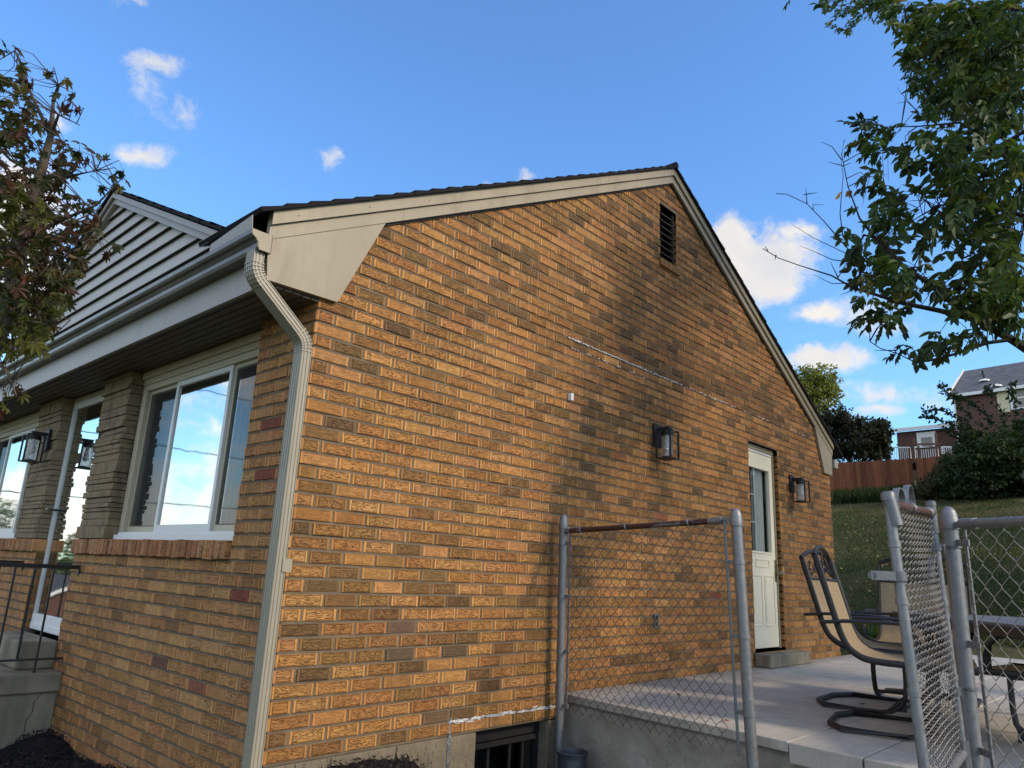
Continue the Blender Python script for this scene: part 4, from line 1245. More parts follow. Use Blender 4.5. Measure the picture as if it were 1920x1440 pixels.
# big gate post and the fence running on to the right
Bt = Vector((1.762, -2.412, 2.005)); Bt = at(1777, 949, 3.75)
Bb = at(1829, 1440, 3.75); db = (Bb-Bt)/(Bt.z-Bb.z); Bg = Bb+db*.9
fence2 = thing('chain_link_fence', (Bg.x, Bg.y, 0), 'right chain link fence panel with clean steel rail running out past the table', 'chain link fence', 'chain link fence panels')
post(Bg, Bt, .0315, fence2, 'galv')
ra = at(1781, 983, 3.75); rb_ = at(1990, 974, 3.30)
u2 = (rb_-ra).normalized()
mb = MB().mat('galv'); mb.tube([ra+u2*.10, ra+u2*2.75], .0185, 16); mb.tube([ra+u2*.075, ra+u2*.155], .0225, 16)
mb.prism([ra+u2*.03+Vector((0, 0, -.006)), ra+u2*.08+Vector((0, 0, -.02)), ra+u2*.08+Vector((0, 0, .02)), ra+u2*.03+Vector((0, 0, .006))], (.006, .004, 0))
mb.build('top_rail', fence2, smooth='auto')
fl = ra+u2*.085; e2 = ra+u2*2.7
pe_ = ra+u2*2.8; post(Vector((pe_.x, pe_.y, -.1)), Vector((pe_.x, pe_.y, pe_.z+.06)), .03, fence2, 'galv')
lowc = at(1862, 1440, 3.65)
mb = MB().mat('wire')
mesh_wires(mb, (fl.x, fl.y), (e2.x, e2.y), lambda f: .72, lambda f: fl.z+.014, pitch=.088, r=.0017)
mb.build('chain_link_mesh', fence2)
tb_t = ra+u2*.085; tb_b = at(1862, 1440, 3.70)
mb = MB().mat('galv'); mb.obox((tb_t+tb_b)/2, (tb_t-tb_b), u2, (tb_t-tb_b).cross(u2), (tb_t-tb_b).length/2, .0085, .003); mb.build('tension_bar', fence2)
mb = MB().mat('galv')
for (px, py) in ((1783, 985), (1787, 1018), (1800, 1205), (1815, 1402)):
    p = lerpz(Bg, Bt, at(px, py, 3.75).z); band(mb, p, .0315, (Bt-Bg), u2, .075, .014); mb.flush('tension_band', fence2, smooth='auto')

# the open gate, swung out towards the street side
gate = thing('chain_link_gate', (Bg.x-.1, Bg.y, .6), 'open chain link gate seen almost edge on, hinged on the thick steel post', 'gate')
At = at(1664, 924, 2.92); Ab = at(1741, 1500, 2.92); Ht = at(1744, 940, 3.66); Hb = at(1803, 1388, 3.66)
def frame_post(b, t, r):
    mb = MB().mat('galv'); mb.tube([b, t], r, 18, cap=False); return mb
mb = frame_post(Ab, At-(At-Ab).normalized()*.03, .0172); mb.build('gate_frame', gate, smooth='auto')
mb = frame_post(Hb, Ht-(Ht-Hb).normalized()*.02, .0150); mb.build('gate_frame', gate, smooth='auto')
rA = at(1671, 945, 2.92); rH = at(1748, 962, 3.66)
mb = MB().mat('galv_rust'); mb.tube([rA, rH], .0165, 16); mb.build('gate_frame', gate, smooth='auto')
bA = at(1741, 1500, 2.92); bH = at(1806, 1412, 3.66)
mb = MB().mat('galv'); mb.tube([bA, bH], .0165, 14); mb.build('gate_frame', gate, smooth='auto')
mb = MB().mat('cast')
axA = (At-Ab).normalized(); axH = (Ht-Hb).normalized(); g = (rH-rA).normalized()
mb.tube([at(1681, 986, 2.92), At], .0225, 14); mb.lathe(At, [(.0245, -.028), (.0245, -.006), (.019, .004), (0, .006)], 16, axA); mb.flush('corner_fitting', gate, smooth='auto')
mb.tube([at(1752, 1000, 3.66), Ht], .0195, 14); mb.lathe(Ht, [(.022, -.022), (.022, -.004), (.0, .004)], 16, axH); mb.flush('corner_fitting', gate, smooth='auto')
mb.tube([at(1803, 1388, 3.66), at(1812, 1452, 3.66)], .026, 8)
mb.build('corner_fitting', gate, smooth='auto')
mb = MB().mat('galv')
# mesh with a hair of sag: wires between the two uprights
h = .0335; M_ = 39
L = ((rH-rA).length); N = int(L/h)
def gp_(s, k):   # s along, k 0..1 up
    a = bA.lerp(rA, k); b = bH.lerp(rH, k); return a.lerp(b, s)
nrm = g.cross(axA).normalized()
wm = MB().mat('wire')
for i in range(N):
    P = []
    for j in range(M_+1):
        s = (i+((j+i) % 2))/N; o_ = .0085*(1 if (j+i) % 2 else -1)
        P.append(gp_(min(s*.97+.015, 1), j/M_)+nrm*(o_+.006*math.sin(s*5+j*.2)))
    Q = [P[0]]
    for j in range(1, M_): Q.append(P[j].lerp(P[j-1], .2)); Q.append(P[j].lerp(P[j+1], .2))
    Q.append(P[-1]); wm.tube(Q, .0021, 5, cap=False)
wm.build('chain_link_mesh', gate, smooth=True)
mb = MB().mat('galv')
for (px, py) in ((1686, 1020), (1705, 1128), (1727, 1300)):
    p = lerpz(Ab, At, at(px, py, 2.92).z); mb.lathe(p-axA*.011, [(.0172, 0), (.021, 0), (.021, .022), (.0172, .022)], 16, axA); mb.flush('tension_band', gate, smooth='auto')
for (px, py) in ((1776, 1132), (1790, 1270)):
    p = lerpz(Hb, Ht, at(px, py, 3.66).z); mb.lathe(p-axH*.011, [(.015, 0), (.0185, 0), (.0185, .022), (.015, .022)], 14, axH); mb.flush('tension_band', gate, smooth='auto')
for f in (.42, .86):
    p = rA.lerp(rH, f); mb.lathe(p, [(.0185, -.004), (.0225, 0), (.0185, .004)], 14, g); mb.flush('wire_tie', gate, smooth='auto')
# fork latch on the free upright
p = lerpz(Ab, At, at(1691, 1081, 2.92).z); side = CR.copy(); side.z = 0; side.normalize()
mb = MB().mat('cast'); mb.lathe(p-axA*.016, [(.0175, 0), (.026, 0), (.026, .032), (.0175, .032)], 18, axA)
for o_ in (-.022, .022):
    q = Vector((g.x, g.y, 0)).normalized()*o_
    mb.obox(p-side*.045+q, side, g, axA, .042, .0035, .015)
mb.tube([p-side*.085+Vector((g.x, g.y, 0))*.022, p-side*.085-Vector((g.x, g.y, 0))*.022], .015, 8)
mb.build('fork_latch', gate, smooth='auto')
# loose fork on the top rail
mb = MB().mat('galv')
for (f, hh, ww) in ((.17, .052, .03), (.40, .075, .032)):
    p = rA.lerp(rH, f); arc = []
    for k in range(11):
        a = math.pi*k/10; arc.append(p+g*(math.cos(a)*ww*2.0)+Vector((0, 0, .012+math.sin(a)*hh)))
    for a, b in zip(arc[:-1], arc[1:]):
        m_ = (a+b)/2; t_ = (b-a); mb.obox(m_, t_, nrm, t_.cross(nrm), t_.length/2+.001, .011, .0018)
    mb.flush('latch_strap', gate)
# hinges
mb = MB().mat('cast')
for (px, py) in ((1783, 1026), (1806, 1290)):
    q = lerpz(Bg, Bt, at(px, py, 3.75).z); h_ = lerpz(Hb, Ht, q.z)
    mb.lathe(q-Vector((0, 0, .006)), [(.0315, 0), (.038, .002), (.038, .010), (.0315, .012)], 18); mb.tube([h_, h_.lerp(q, .45)], .009, 8); mb.tube([h_.lerp(q, .45)+Vector((0, 0, -.03)), h_.lerp(q, .45)+Vector((0, 0, .01))], .009, 8)
    mb.lathe(h_-Vector((0, 0, .02)), [(.015, 0), (.022, .0), (.022, .03), (.015, .03)], 14); mb.flush('hinge', gate, smooth='auto')
mb.tube([lerpz(Hb, Ht, at(1770, 1045, 3.66).z)-side*.026, lerpz(Hb, Ht, at(1778, 1085, 3.66).z)-side*.036], .016, 8)
mb.build('grip_sleeve', gate, smooth='auto')

# ================================================================== PATIO FURNITURE
def spring_chair():
    t = thing('patio_chair', (0, 0, 0), 'x', 'chair', 'black framed sling patio chairs')
    wd = .30; side = [(-.080, .885), (-.062, .81), (-.008, .60), (.022, .485), (.055, .412), (.115, .368), (.20, .354), (.62, .350)]
    dense = []
    for (a, b) in zip(side[:-1], side[1:]):
        for k in range(4): dense.append((a[0]+(b[0]-a[0])*k/4, a[1]+(b[1]-a[1])*k/4))
    dense.append(side[-1])
    for _ in range(2): dense = [dense[0]]+[((dense[k-1][0]+2*dense[k][0]+dense[k+1][0])/4, (dense[k-1][1]+2*dense[k][1]+dense[k+1][1])/4) for k in range(1, len(dense)-1)]+[dense[-1]]
    # local axes: x forward, y sideways
    for s in (-1, 1):
        mb = MB().mat('black_metal'); mb.tube([(u_, s*wd, z_) for u_, z_ in dense], .0145, 10, flat=(.7, 1.15)); mb.build('side_frame', t, smooth='auto')
    sl = MB().mat('sling'); wv = wd-.012
    dd_ = [p for p in dense if p[1] < .76]
    i0 = [[sl.vert((u_+.004, y_*wv, z_+.006+.0*abs(y_))) for y_ in (-1, -.5, 0, .5, 1)] for u_, z_ in dd_]
    for a, b in zip(i0[:-1], i0[1:]):
        for k in range(4): sl.face((a[k], a[k+1], b[k+1], b[k]))
    sl.build('sling', t, smooth=True)
    mb = MB().mat('black_metal'); ar = []
    for k in range(13):
        a = -1+2*k/12; ar.append((-.085-.004*(1-a*a), a*wd, .885+.052*(1-a*a)**.8))
    mb.tube(ar, .014, 8); mb.tube([(-.048, -wd, .755), (-.048, wd, .755)], .011, 8)
    for s in (-1, 1):        # scrollwork
        for (cy, cz, r0, tn, ph) in ((.20, .855, .035, 1.6, 0), (.09, .870, .04, 1.5, 2), (.15, .905, .02, 1.2, 4)):
            sp = []
            for k in range(22):
                a = ph+tn*2*math.pi*k/21; r = r0*(1-k/30); sp.append((-.070-(cz+math.sin(a)*r-.86)*.25, s*(cy+math.cos(a)*r), cz-.045+math.sin(a)*r))
            mb.tube(sp, .0035, 5)
        mb.tube([(-.05, s*.28, .76), (-.06, s*.17, .79), (-.075, s*.05, .86), (-.088, 0, .925)], .0045, 6)
    mb.build('top_rail', t, smooth='auto')
    for s in (-1, 1):
        mb = MB().mat('black_metal'); ys_ = s*(wd+.035)
        arm = [(-.07, ys_, .535), (.05, ys_, .548), (.25, ys_, .553), (.38, ys_, .548), (.455, ys_, .53), (.495, ys_, .49), (.515, ys_-s*.012, .43), (.525, s*wd, .355)]
        mb.tube(arm, .013, 8, flat=(1.5, .8)); mb.tube([(.03, s*wd, .545), (.03, ys_, .545)], .009, 6)
        mb.build('armrest', t, smooth='auto')
    mb = MB().mat('black_metal')
    z0 = .016
    loop = [(.30, -wd), (.0, -wd), (-.075, -wd*.5), (-.075, wd*.5), (.0, wd), (.30, wd)]
    pts = []
    curve = lambda s: [(.30, s*wd, z0), (.36, s*wd, z0+.012), (.405, s*wd, z0+.045), (.43, s*wd, z0+.10), (.437, s*wd, z0+.17), (.437, s*wd*.98, .33)]
    path = curve(-1)[::-1]+[(u_, y_, z0) for u_, y_ in loop[1:-1]]+curve(1)
    mb.tube(path, .0145, 8, flat=(1.15, .85))
    for s in (-1, 1): mb.tube([(.43, s*wd*.98, .335), (.30, s*wd*.9, .345)], .012, 6)
    mb.tube([(.42, -wd, .05), (.42, wd, .05)], .010, 6)
    for s in (-1, 1): mb.prism([(.33, s*wd-.002, .03), (.43, s*wd-.002, .03), (.432, s*wd-.002, .13)], (0, .004, 0))
    mb.tube([(.437, -wd, .335), (.437, wd, .335)], .012, 6)
    mb.build('base', t, smooth='auto')
    return t
chair = spring_chair()
def place(ch, x, y, dx, dy, label, sc_=(1, 1, 1)):
    ch.location = (x, y, ZP+.002); ch.rotation_euler = (0, 0, math.atan2(dy, dx)); ch.scale = sc_; ch['label'] = label
place(chair, 2.71, -1.60, .22, -.97, 'nearest black sling chair, its sled base closest to the patio edge', (1.05, 1.03, 1.035))
c2 = copy_tree(chair); place(c2, 3.52, -1.27, .06, -1, 'second black sling chair, directly behind the nearest one', (1.12, 1.1, 1.05))
c3 = copy_tree(chair); q = at(1731, 1130, 6.5); place(c3, q.x, q.y, -.97, -.12, 'tan backed sling chair facing the camera beyond the table end', (1, 1.0, 1.07))
c4 = copy_tree(chair); place(c4, 2.98, -2.92, .18, 1, 'sling chair at the right picture edge behind the chain link, turned to the table', (1.1, 1, 1))

# table
Lc = at(1660, 1132, 6.0); Qc = at(1925, 1160, 4.35)
ta = Vector((Qc.x-Lc.x, Qc.y-Lc.y, 0)).normalized(); tbv = Vector((-ta.y, ta.x, 0))
if tbv.x < 0: tbv = -tbv
ZT = 1.452
table = thing('patio_table', (Lc.x, Lc.y, ZP), 'long patio table with a grey stone look top and dark rim', 'table')
def rr(o, w_, d_, r, z, inset=0):
    P = []
    for (cx0, cy0, a0) in ((r, r, 180), (w_-r, r, 270), (w_-r, d_-r, 0), (r, d_-r, 90)):
        for k in range(5):
            a = R(a0+90*k/4); P.append(o+ta*(cx0+(r-inset)*math.cos(a))+tbv*(cy0+(r-inset)*math.sin(a))+Vector((0, 0, z)))
    return P
O = Vector((Lc.x, Lc.y, 0))-ta*.04
TW, TD = 2.3, 1.05
mb = MB().mat('black_metal'); mb.prism(rr(O, TW, TD, .12, ZT-.062), (0, 0, .055)); mb.build('apron', table, bevel=.006)
mb = MB().mat('table_dark'); mb.prism(rr(O, TW, TD, .12, ZT-.0065, .018), (0, 0, .0105)); mb.build('tabletop', table)
for (a, b) in ((.28, .16), (TW-.3, .16), (.28, TD-.16), (TW-.3, TD-.16)):
    mb = MB().mat('black_metal'); c = O+ta*a+tbv*b; o_ = (c-(O+ta*TW/2+tbv*TD/2)).normalized()
    mb.tube([c+Vector((0, 0, ZT-.06)), c-o_*.03+Vector((0, 0, ZT-.20)), c-o_*.03+Vector((0, 0, ZP+.25)), c+o_*.03+Vector((0, 0, ZP+.08)), c+o_*.12+Vector((0, 0, ZP+.012))], [.030, .028, .022, .022, .02], 8)
    mb.build('leg', table, smooth='auto')

# ================================================================== small litter
def leafbit(px, py, col, s, label):
    p = onp(px, py, 2, ZP+.004); mb = MB().mat('leaf_dry'); mb.c = col
    n = 7; ang = random.uniform(0, 6.3)
    c = mb.vert(p+Vector((0, 0, .012)))
    ring_ = [mb.vert(p+Vector((math.cos(ang+k*2*math.pi/n)*s*(1.4 if k % 2 else .6), math.sin(ang+k*2*math.pi/n)*s*(1 if k % 2 else .5), random.uniform(0, .012)))) for k in range(n)]
    for k in range(n): mb.face((c, ring_[k], ring_[(k+1) % n]))
    tag(mb.build('fallen_leaf', None), label, 'leaf', 'dead leaves dropped on the patio')
leafbit(1361, 1353, (.22, .045, .03), .024, 'curled red brown leaf on the patio near the leaning fence post')
leafbit(1272, 1303, (.03, .025, .02), .014, 'tiny dark leaf in the middle of the patio behind the mesh')
leafbit(1312, 1338, (.16, .12, .06), .016, 'small tan leaf near the patio edge behind the mesh')
leafbit(1481, 1243, (.02, .018, .016), .035, 'dark twisted leaf on the patio in front of the door step')
leafbit(1615, 1321, (.07, .09, .035), .035, 'greenish leaf lying inside the far chair base')

# mulch
def chips(name, pts, n, sz, cols, label, zf, parent=None, flat=False):
    V = []; C_ = []
    for k in range(n):
        x, y = pts(); z = zf(x, y); c = Vector((x, y, z+random.uniform(-.005, .03)))
        a = Vector((random.gauss(0, 1), random.gauss(0, 1), random.gauss(0, .7))).normalized()*random.uniform(.4, 1.6)*sz
        b = a.cross(Vector((random.gauss(0, 1), random.gauss(0, 1), random.gauss(0, 1)))).normalized()*sz*random.uniform(.15, .4)
        V += [c-a, c+b, c+a, c-b]; C_.append([v*random.uniform(.6, 1.4) for v in random.choice(cols)])
    o = soup(name, [tuple(v) for v in V], 4, C_, 'leaf_dry'); tag(o, label, None, kind='stuff'); return o
MC = [(.012, .010, .011), (.020, .016, .016), (.008, .008, .010), (.035, .024, .018)]
def bump(x, y): return hz1(x, y)+.03
nz = lambda x, y: .03*math.sin(x*9+2)+.03*math.sin(y*7)+.02*math.sin(x*23+y*17)
# banks of mulch heaped against the walls
def mound(x, y):
    z = hz1(x, y)
    if y < 0: z += .05*math.exp(-((x-.42)/.28)**2-(y/.22)**2)+.03*math.exp(-((x-.95)/.2)**2-(y/.2)**2)
    else: z += .16*math.exp(-((y-2.55)/.28)**2-((x+.10)/.22)**2)
    return z+nz(x, y)*.25
xs = np.linspace(-.9, 1.0, 60); ys = np.linspace(-.7, 2.74, 100)
V = []; idm = {}
mb = MB().mat('vcol_rough'); mb.c = (.011, .009, .010)
ids = {}
for i, x in enumerate(xs):
    for j, y in enumerate(ys):
        if x > .02 and y > .02: continue
        ids[i, j] = mb.vert((x, y, mound(x, y)+.012+random.uniform(-.006, .006)))
for i in range(len(xs)-1):
    for j in range(len(ys)-1):
        k = [(i, j), (i+1, j), (i+1, j+1), (i, j+1)]
        if all(q in ids for q in k): mb.face([ids[q] for q in k])
tag(mb.build('mulch', None), 'bed of black bark mulch along the house walls', None, kind='stuff')
def pm():
    while True:
        x, y = random.uniform(-.85, .92), random.uniform(-.6, 2.7)
        if not (x > -.01 and y > -.01): return x, y
chips('mulch_chips', pm, 9000, .016, MC, 'loose shreds of black bark mulch below the brick walls', lambda x, y: mound(x, y)+.01)
# ================================================================== PLANTS
def rand_units(n):
    v = rng.normal(size=(n, 3)); return v/np.linalg.norm(v, axis=1)[:, None]
def frames(dirs, nrm):
    d = dirs/np.linalg.norm(dirs, axis=1)[:, None]; s = np.cross(d, nrm); s /= np.linalg.norm(s, axis=1)[:, None]+1e-9
    n = np.cross(s, d); return d, s, n
def in_poly(p, poly):
    x, y = p; c = False; j = len(poly)-1
    for i in range(len(poly)):
        xi, yi = poly[i]; xj, yj = poly[j]
        if (yi > y) != (yj > y) and x < (xj-xi)*(y-yi)/(yj-yi)+xi: c = not c
        j = i
    return c
def sample_poly(poly, n):
    xs = [p[0] for p in poly]; ys = [p[1] for p in poly]; out = []
    while len(out) < n:
        p = (random.uniform(min(xs), max(xs)), random.uniform(min(ys), max(ys)))
        if in_poly(p, poly): out.append(p)
    return out

def leaflets(base, d, s, n, L, wd, fold=.25, droop=.15):
    """each leaflet = two folded quads (4+4 verts). arrays (N,3), L (N,)"""
    L = L[:, None]; wd = wd[:, None]
    tip = base+d*L-n*L*droop
    m1 = base+d*L*.38+s*wd+n*wd*fold; m2 = base+d*L*.38-s*wd+n*wd*fold
    q1 = base+d*L*.72+s*wd*.72+n*wd*fold*.6-n*L*droop*.5; q2 = base+d*L*.72-s*wd*.72+n*wd*fold*.6-n*L*droop*.5
    mid = base+d*L*.5-n*L*droop*.2
    A = np.stack([base, m1, q1, tip], 1); B = np.stack([base, tip, q2, m2], 1)
    return np.concatenate([A, B], 1).reshape(-1, 3)   # 8 verts each -> 2 quads

def twig_net(mb, root_pts, tips, r0=.004):
    """connect every tip to the nearest point of the skeleton with a bent twig"""
    rp = np.array([tuple(p) for p in root_pts])
    for t in tips:
        t = Vector(t); k = int(np.argmin(((rp-np.array(t))**2).sum(1))); a = Vector(rp[k])
        m_ = a.lerp(t, .5)+Vector((random.gauss(0, .02), random.gauss(0, .02), random.uniform(0, .04)))
        mb.tube([a, m_, t], [r0, r0*.7, r0*.35], 4, cap=False)

def polyline(pts, n=6):
    out = []
    for a, b in zip(pts[:-1], pts[1:]):
        for k in range(n): out.append(a.lerp(b, k/n))
    out.append(pts[-1]); return out

# ------------------------------------------------ Japanese maple close on the left
maple = thing('maple_tree', tuple(at(-330, 1500, 2.75)), 'small maple with pointed reddish green leaves reaching in from the left edge', 'tree')
mdep = 2.7
limb = [at(-330, 1560, 2.9), at(-240, 1100, 2.85), at(-120, 830, 2.8), at(-20, 660, 2.72), at(22, 560, 2.7), at(40, 450, 2.7), at(75, 330, 2.68), at(95, 255, 2.66), at(100, 190, 2.66)]
mb = MB().mat('bark'); mb.tube(limb, [.06, .05, .038, .031, .027, .022, .016, .010, .005], 10, cap=False)
brs = [[at(-20, 660, 2.72), at(40, 560, 2.6), at(100, 500, 2.5), at(170, 440, 2.45)],
       [at(22, 560, 2.7), at(60, 520, 2.75), at(130, 420, 2.8), at(190, 390, 2.8)],
       [at(75, 330, 2.68), at(130, 330, 2.6), at(180, 320, 2.55)],
       [at(95, 255, 2.66), at(60, 180, 2.7), at(28, 95, 2.7)], [at(95, 255, 2.66), at(110, 215, 2.6), at(150, 235, 2.6)],
       [at(40, 450, 2.7), at(110, 415, 2.5), at(180, 385, 2.4), at(228, 335, 2.35)], [at(-20, 660, 2.72), at(15, 700, 2.5), at(30, 740, 2.45)],
       [at(75, 330, 2.68), at(20, 300, 2.75), at(-30, 250, 2.8)], [at(22, 560, 2.7), at(60, 600, 2.6), at(100, 630, 2.5)], [at(100, 190, 2.66), at(110, 160, 2.6), at(122, 150, 2.6)], [at(40, 450, 2.7), at(-20, 400, 2.9), at(-60, 330, 3)]]
for b in brs: mb.tube(b, [.0075-.006*k/(len(b)-1) for k in range(len(b))], 6, cap=False)
skel = polyline(limb[3:])+[p for b in brs for p in polyline(b)]
MP = [(-40, 110), (35, 150), (52, 170), (75, 205), (105, 235), (135, 262), (150, 300), (135, 335), (110, 350), (140, 365), (175, 375), (205, 395), (190, 430), (165, 470), (150, 520), (125, 560), (112, 590), (108, 630), (60, 640), (40, 690), (10, 650), (-40, 680)]
spots = [(p, random.uniform(2.3, 3.15)) for p in sample_poly(MP, 760)]
spots += [((p[0]+random.gauss(0, 12), p[1]+random.gauss(0, 12)), random.uniform(2.35, 2.95)) for p in sample_poly([(-30, 330), (120, 400), (130, 560), (70, 650), (-30, 640)], 330)]
spots += [((x, y), 2.55) for x, y in ((12, 92), (28, 88), (33, 108), (5, 95), (38, 122), (42, 140), (95, 140), (85, 143), (122, 150), (132, 183), (138, 176), (140, 198), (150, 205), (118, 210), (108, 175), (62, 152), (52, 155), (150, 268), (170, 285), (185, 290), (198, 300), (160, 300), (140, 310), (210, 330), (222, 322), (232, 326), (236, 338), (226, 350), (215, 345), (200, 352), (192, 352), (10, 735), (22, 745), (35, 738), (28, 730), (5, 750), (12, 765), (2, 772), (40, 742), (205, 470), (212, 462), (196, 476), (120, 545), (110, 560), (130, 530), (60, 655), (75, 640))]
N = len(spots); base = np.array([tuple(at(p[0], p[1], d)) for p, d in spots])
axis = rand_units(N)*.8; axis[:, 2] -= .45; axis /= np.linalg.norm(axis, axis=1)[:, None]      # middle lobe hangs
nr = rand_units(N); nr[:, 2] += .8
d, s, n = frames(axis, nr)
VV = []; CC = []
cm = np.array([(.045, .055, .014), (.060, .065, .016), (.030, .035, .012), (.065, .035, .020), (.10, .030, .022), (.09, .075, .02), (.050, .030, .018), (.14, .085, .022)])
pr_ = np.array([4.5, 4, 3.5, 3.6, 1.3, 2.2, 4, .9]); pr_ = pr_/pr_.sum()
col = cm[rng.choice(len(cm), N, p=pr_)]*rng.uniform(.75, 1.3, (N, 1))
size = rng.uniform(.024, .041, N)
low = np.array([1 if (q[0][1] > 600 or (360 < q[0][1] < 420 and q[0][0] < 90)) else 0 for q in spots])
col = np.where((low[:, None] == 1) & (rng.random((N, 1)) < .6), np.array([(.10, .105, .022)]), col)
for ang, ls in ((0, 1.0), (38, .92), (-38, .92), (80, .68), (-80, .68), (118, .36), (-118, .36)):
    a = np.radians(ang+rng.normal(0, 5, N))[:, None]; dd_ = d*np.cos(a)+s*np.sin(a)
    ss = np.cross(dd_, n); L = size*ls
    VV.append(leaflets(base, dd_, ss, n, L, L*.19, .35, .22)); CC.append(np.repeat(col, 8, axis=0))
tw = [tuple(base[k]) for k in range(N) if k % 6 == 0 or k > N-56]
twig_net(mb, skel, tw, .0019)
mb.build('trunk', maple, smooth=True)
soup('crown', np.concatenate(VV), 4, np.concatenate(CC), 'leaf', maple)

# ------------------------------------------------ big ash like tree on the right
ash = thing('shade_tree', (6.4, -5.6, .85), 'large green shade tree whose leafy boughs hang into the upper right', 'tree')
T = Vector((6.4, -5.6, .6)); F0 = Vector((6.1, -5.0, 3.1))
mb = MB().mat('bark_dark'); mb.tube([T, T+Vector((-.05, .1, .9)), Vector((6.25, -5.3, 2.1)), F0], [.20, .15, .13, .11], 12, cap=False)
HB = at(1990, 700, 5.0)
ends = [
 [F0, HB, at(1920, 650, 5.0), at(1860, 615, 4.95), at(1800, 580, 4.9), at(1740, 530, 4.9), at(1680, 490, 4.9), at(1640, 445, 4.9), at(1612, 410, 4.95), at(1590, 350, 5.0), at(1578, 290, 5.0), at(1583, 262, 5.0)],
 [HB, at(1900, 640, 4.9), at(1830, 600, 4.8), at(1760, 582, 4.75), at(1690, 568, 4.7), at(1650, 555, 4.7), at(1600, 540, 4.65), at(1560, 517, 4.6), at(1500, 498, 4.6), at(1460, 484, 4.6), at(1430, 466, 4.6)],
 [HB, at(1900, 636, 4.7), at(1850, 643, 4.6), at(1790, 664, 4.6), at(1740, 677, 4.6), at(1712, 677, 4.6), at(1680, 662, 4.6), at(1650, 653, 4.6), at(1631, 640, 4.6)],
 [at(1700, 506, 4.9), at(1650, 450, 5.0), at(1620, 440, 5.0), at(1600, 478, 5), at(1570, 444, 5), at(1545, 415, 5), at(1513, 382, 5), at(1475, 364, 5), at(1455, 363, 5)],
 [F0, at(2100, 330, 5.6), at(1930, 240, 5.6), at(1850, 290, 5.5), at(1780, 330, 5.5), at(1720, 390, 5.5), at(1660, 480, 5.5)],
 [F0, at(2150, 250, 5.8), at(1950, 130, 6), at(1860, 170, 6), at(1790, 190, 6), at(1740, 180, 6)],
 [F0, at(2150, 100, 6.0), at(1950, 20, 6.2), at(1850, 15, 6.2), at(1750, 20, 6.2), at(1640, 15, 6.2), at(1570, 10, 6.2)],
 [F0, at(2000, 420, 5.2), at(1900, 400, 5.2), at(1840, 380, 5.2), at(1760, 385, 5.2), at(1700, 420, 5.2), at(1640, 400, 5.2)],
 [at(1920, 330, 5.4), at(1850, 260, 5.4), at(1800, 230, 5.4), at(1720, 237, 5.4), at(1660, 238, 5.4), at(1615, 225, 5.4)],
]
R0 = [.034, .024, .015, .011, .034, .03, .03, .026, .016]
for e, r0 in zip(ends, R0):
    k = len(e); mb.tube(e, [max(r0*(1-q/(k-1))**1.3, .0028) for q in range(k)], 7, cap=False)
dead = [[at(1600, 478, 5), at(1590, 477, 5), at(1525, 446, 5), at(1485, 421, 5)], [at(1600, 492, 4.9), at(1560, 487, 4.9), at(1530, 473, 4.9), at(1500, 461, 4.9)], [at(1513, 382, 5), at(1511, 352, 5)], [at(1512, 364, 5), at(1533, 361, 5)], [at(1512, 364, 5), at(1505, 366, 5)],
 [at(1525, 392, 5), at(1524, 384, 5), at(1546, 384, 5)], [at(1440, 470, 4.6), at(1434, 462, 4.6)], [at(1455, 478, 4.6), at(1453, 488, 4.6)], [at(1571, 520, 4.7), at(1557, 491, 4.7)], [at(1615, 530, 4.7), at(1560, 532, 4.7), at(1525, 515, 4.7)], [at(1610, 540, 4.7), at(1576, 553, 4.7)],
 [at(1578, 300, 5), at(1560, 275, 5), at(1540, 266, 5)], [at(1578, 310, 5), at(1553, 304, 5)], [at(1578, 312, 5), at(1597, 305, 5)], [at(1580, 440, 5), at(1575, 400, 5), at(1581, 330, 5), at(1577, 300, 5)], [at(1770, 240, 5.4), at(1720, 210, 5.4), at(1682, 165, 5.4)], [at(1722, 210, 5.4), at(1700, 190, 5.4), at(1682, 194, 5.4)], [at(1620, 470, 5), at(1580, 440, 5), at(1555, 447, 5)],
 [at(1680, 657, 4.6), at(1640, 657, 4.6)], [at(1720, 677, 4.6), at(1690, 655, 4.6)]]
for e in dead: mb.tube(e, [.0042-.003*q/(len(e)-1) for q in range(len(e))], 5, cap=False)

def compound(basepts, axes, npair, L, lw, droop, cols, szv=.22):
    """pinnate leaves: rachis + leaflets. returns verts, cols"""
    N = len(basepts); V_ = []; C_ = []
    nr = rand_units(N)*.5; nr[:, 2] += 1
    d, s, n = frames(axes, nr); lenr = L*npair*.42
    for k in range(npair*2+1):
        t = (k//2+1)/(npair+.6) if k < npair*2 else 1.0
        sd = 0 if k == npair*2 else (1 if k % 2 else -1)
        b = basepts+d*lenr*t-n*lenr*t*t*.25
        a = np.radians(sd*rng.uniform(48, 72, N)+rng.normal(0, 8, N))[:, None]
        dd_ = d*np.cos(a)+s*np.sin(a)-np.array([0, 0, 1])*rng.uniform(.1, droop, (N, 1)); dd_ /= np.linalg.norm(dd_, axis=1)[:, None]
        tilt = n+s*rng.normal(0, .45, (N, 1))+d*rng.normal(0, .3, (N, 1)); d2_, s2_, n2_ = frames(dd_, tilt)
        Ls = L*rng.uniform(1-szv, 1+szv, N)
        V_.append(leaflets(b, d2_, s2_, n2_, Ls, Ls*lw, .3, .2)); C_.append(np.repeat(cols*rng.uniform(.85, 1.15, (N, 1)), 8, axis=0))
    return np.concatenate(V_), np.concatenate(C_)
GR = np.array([(.036, .070, .016), (.045, .084, .018), (.029, .055, .015), (.068, .096, .020), (.110, .115, .022), (.026, .045, .014)])
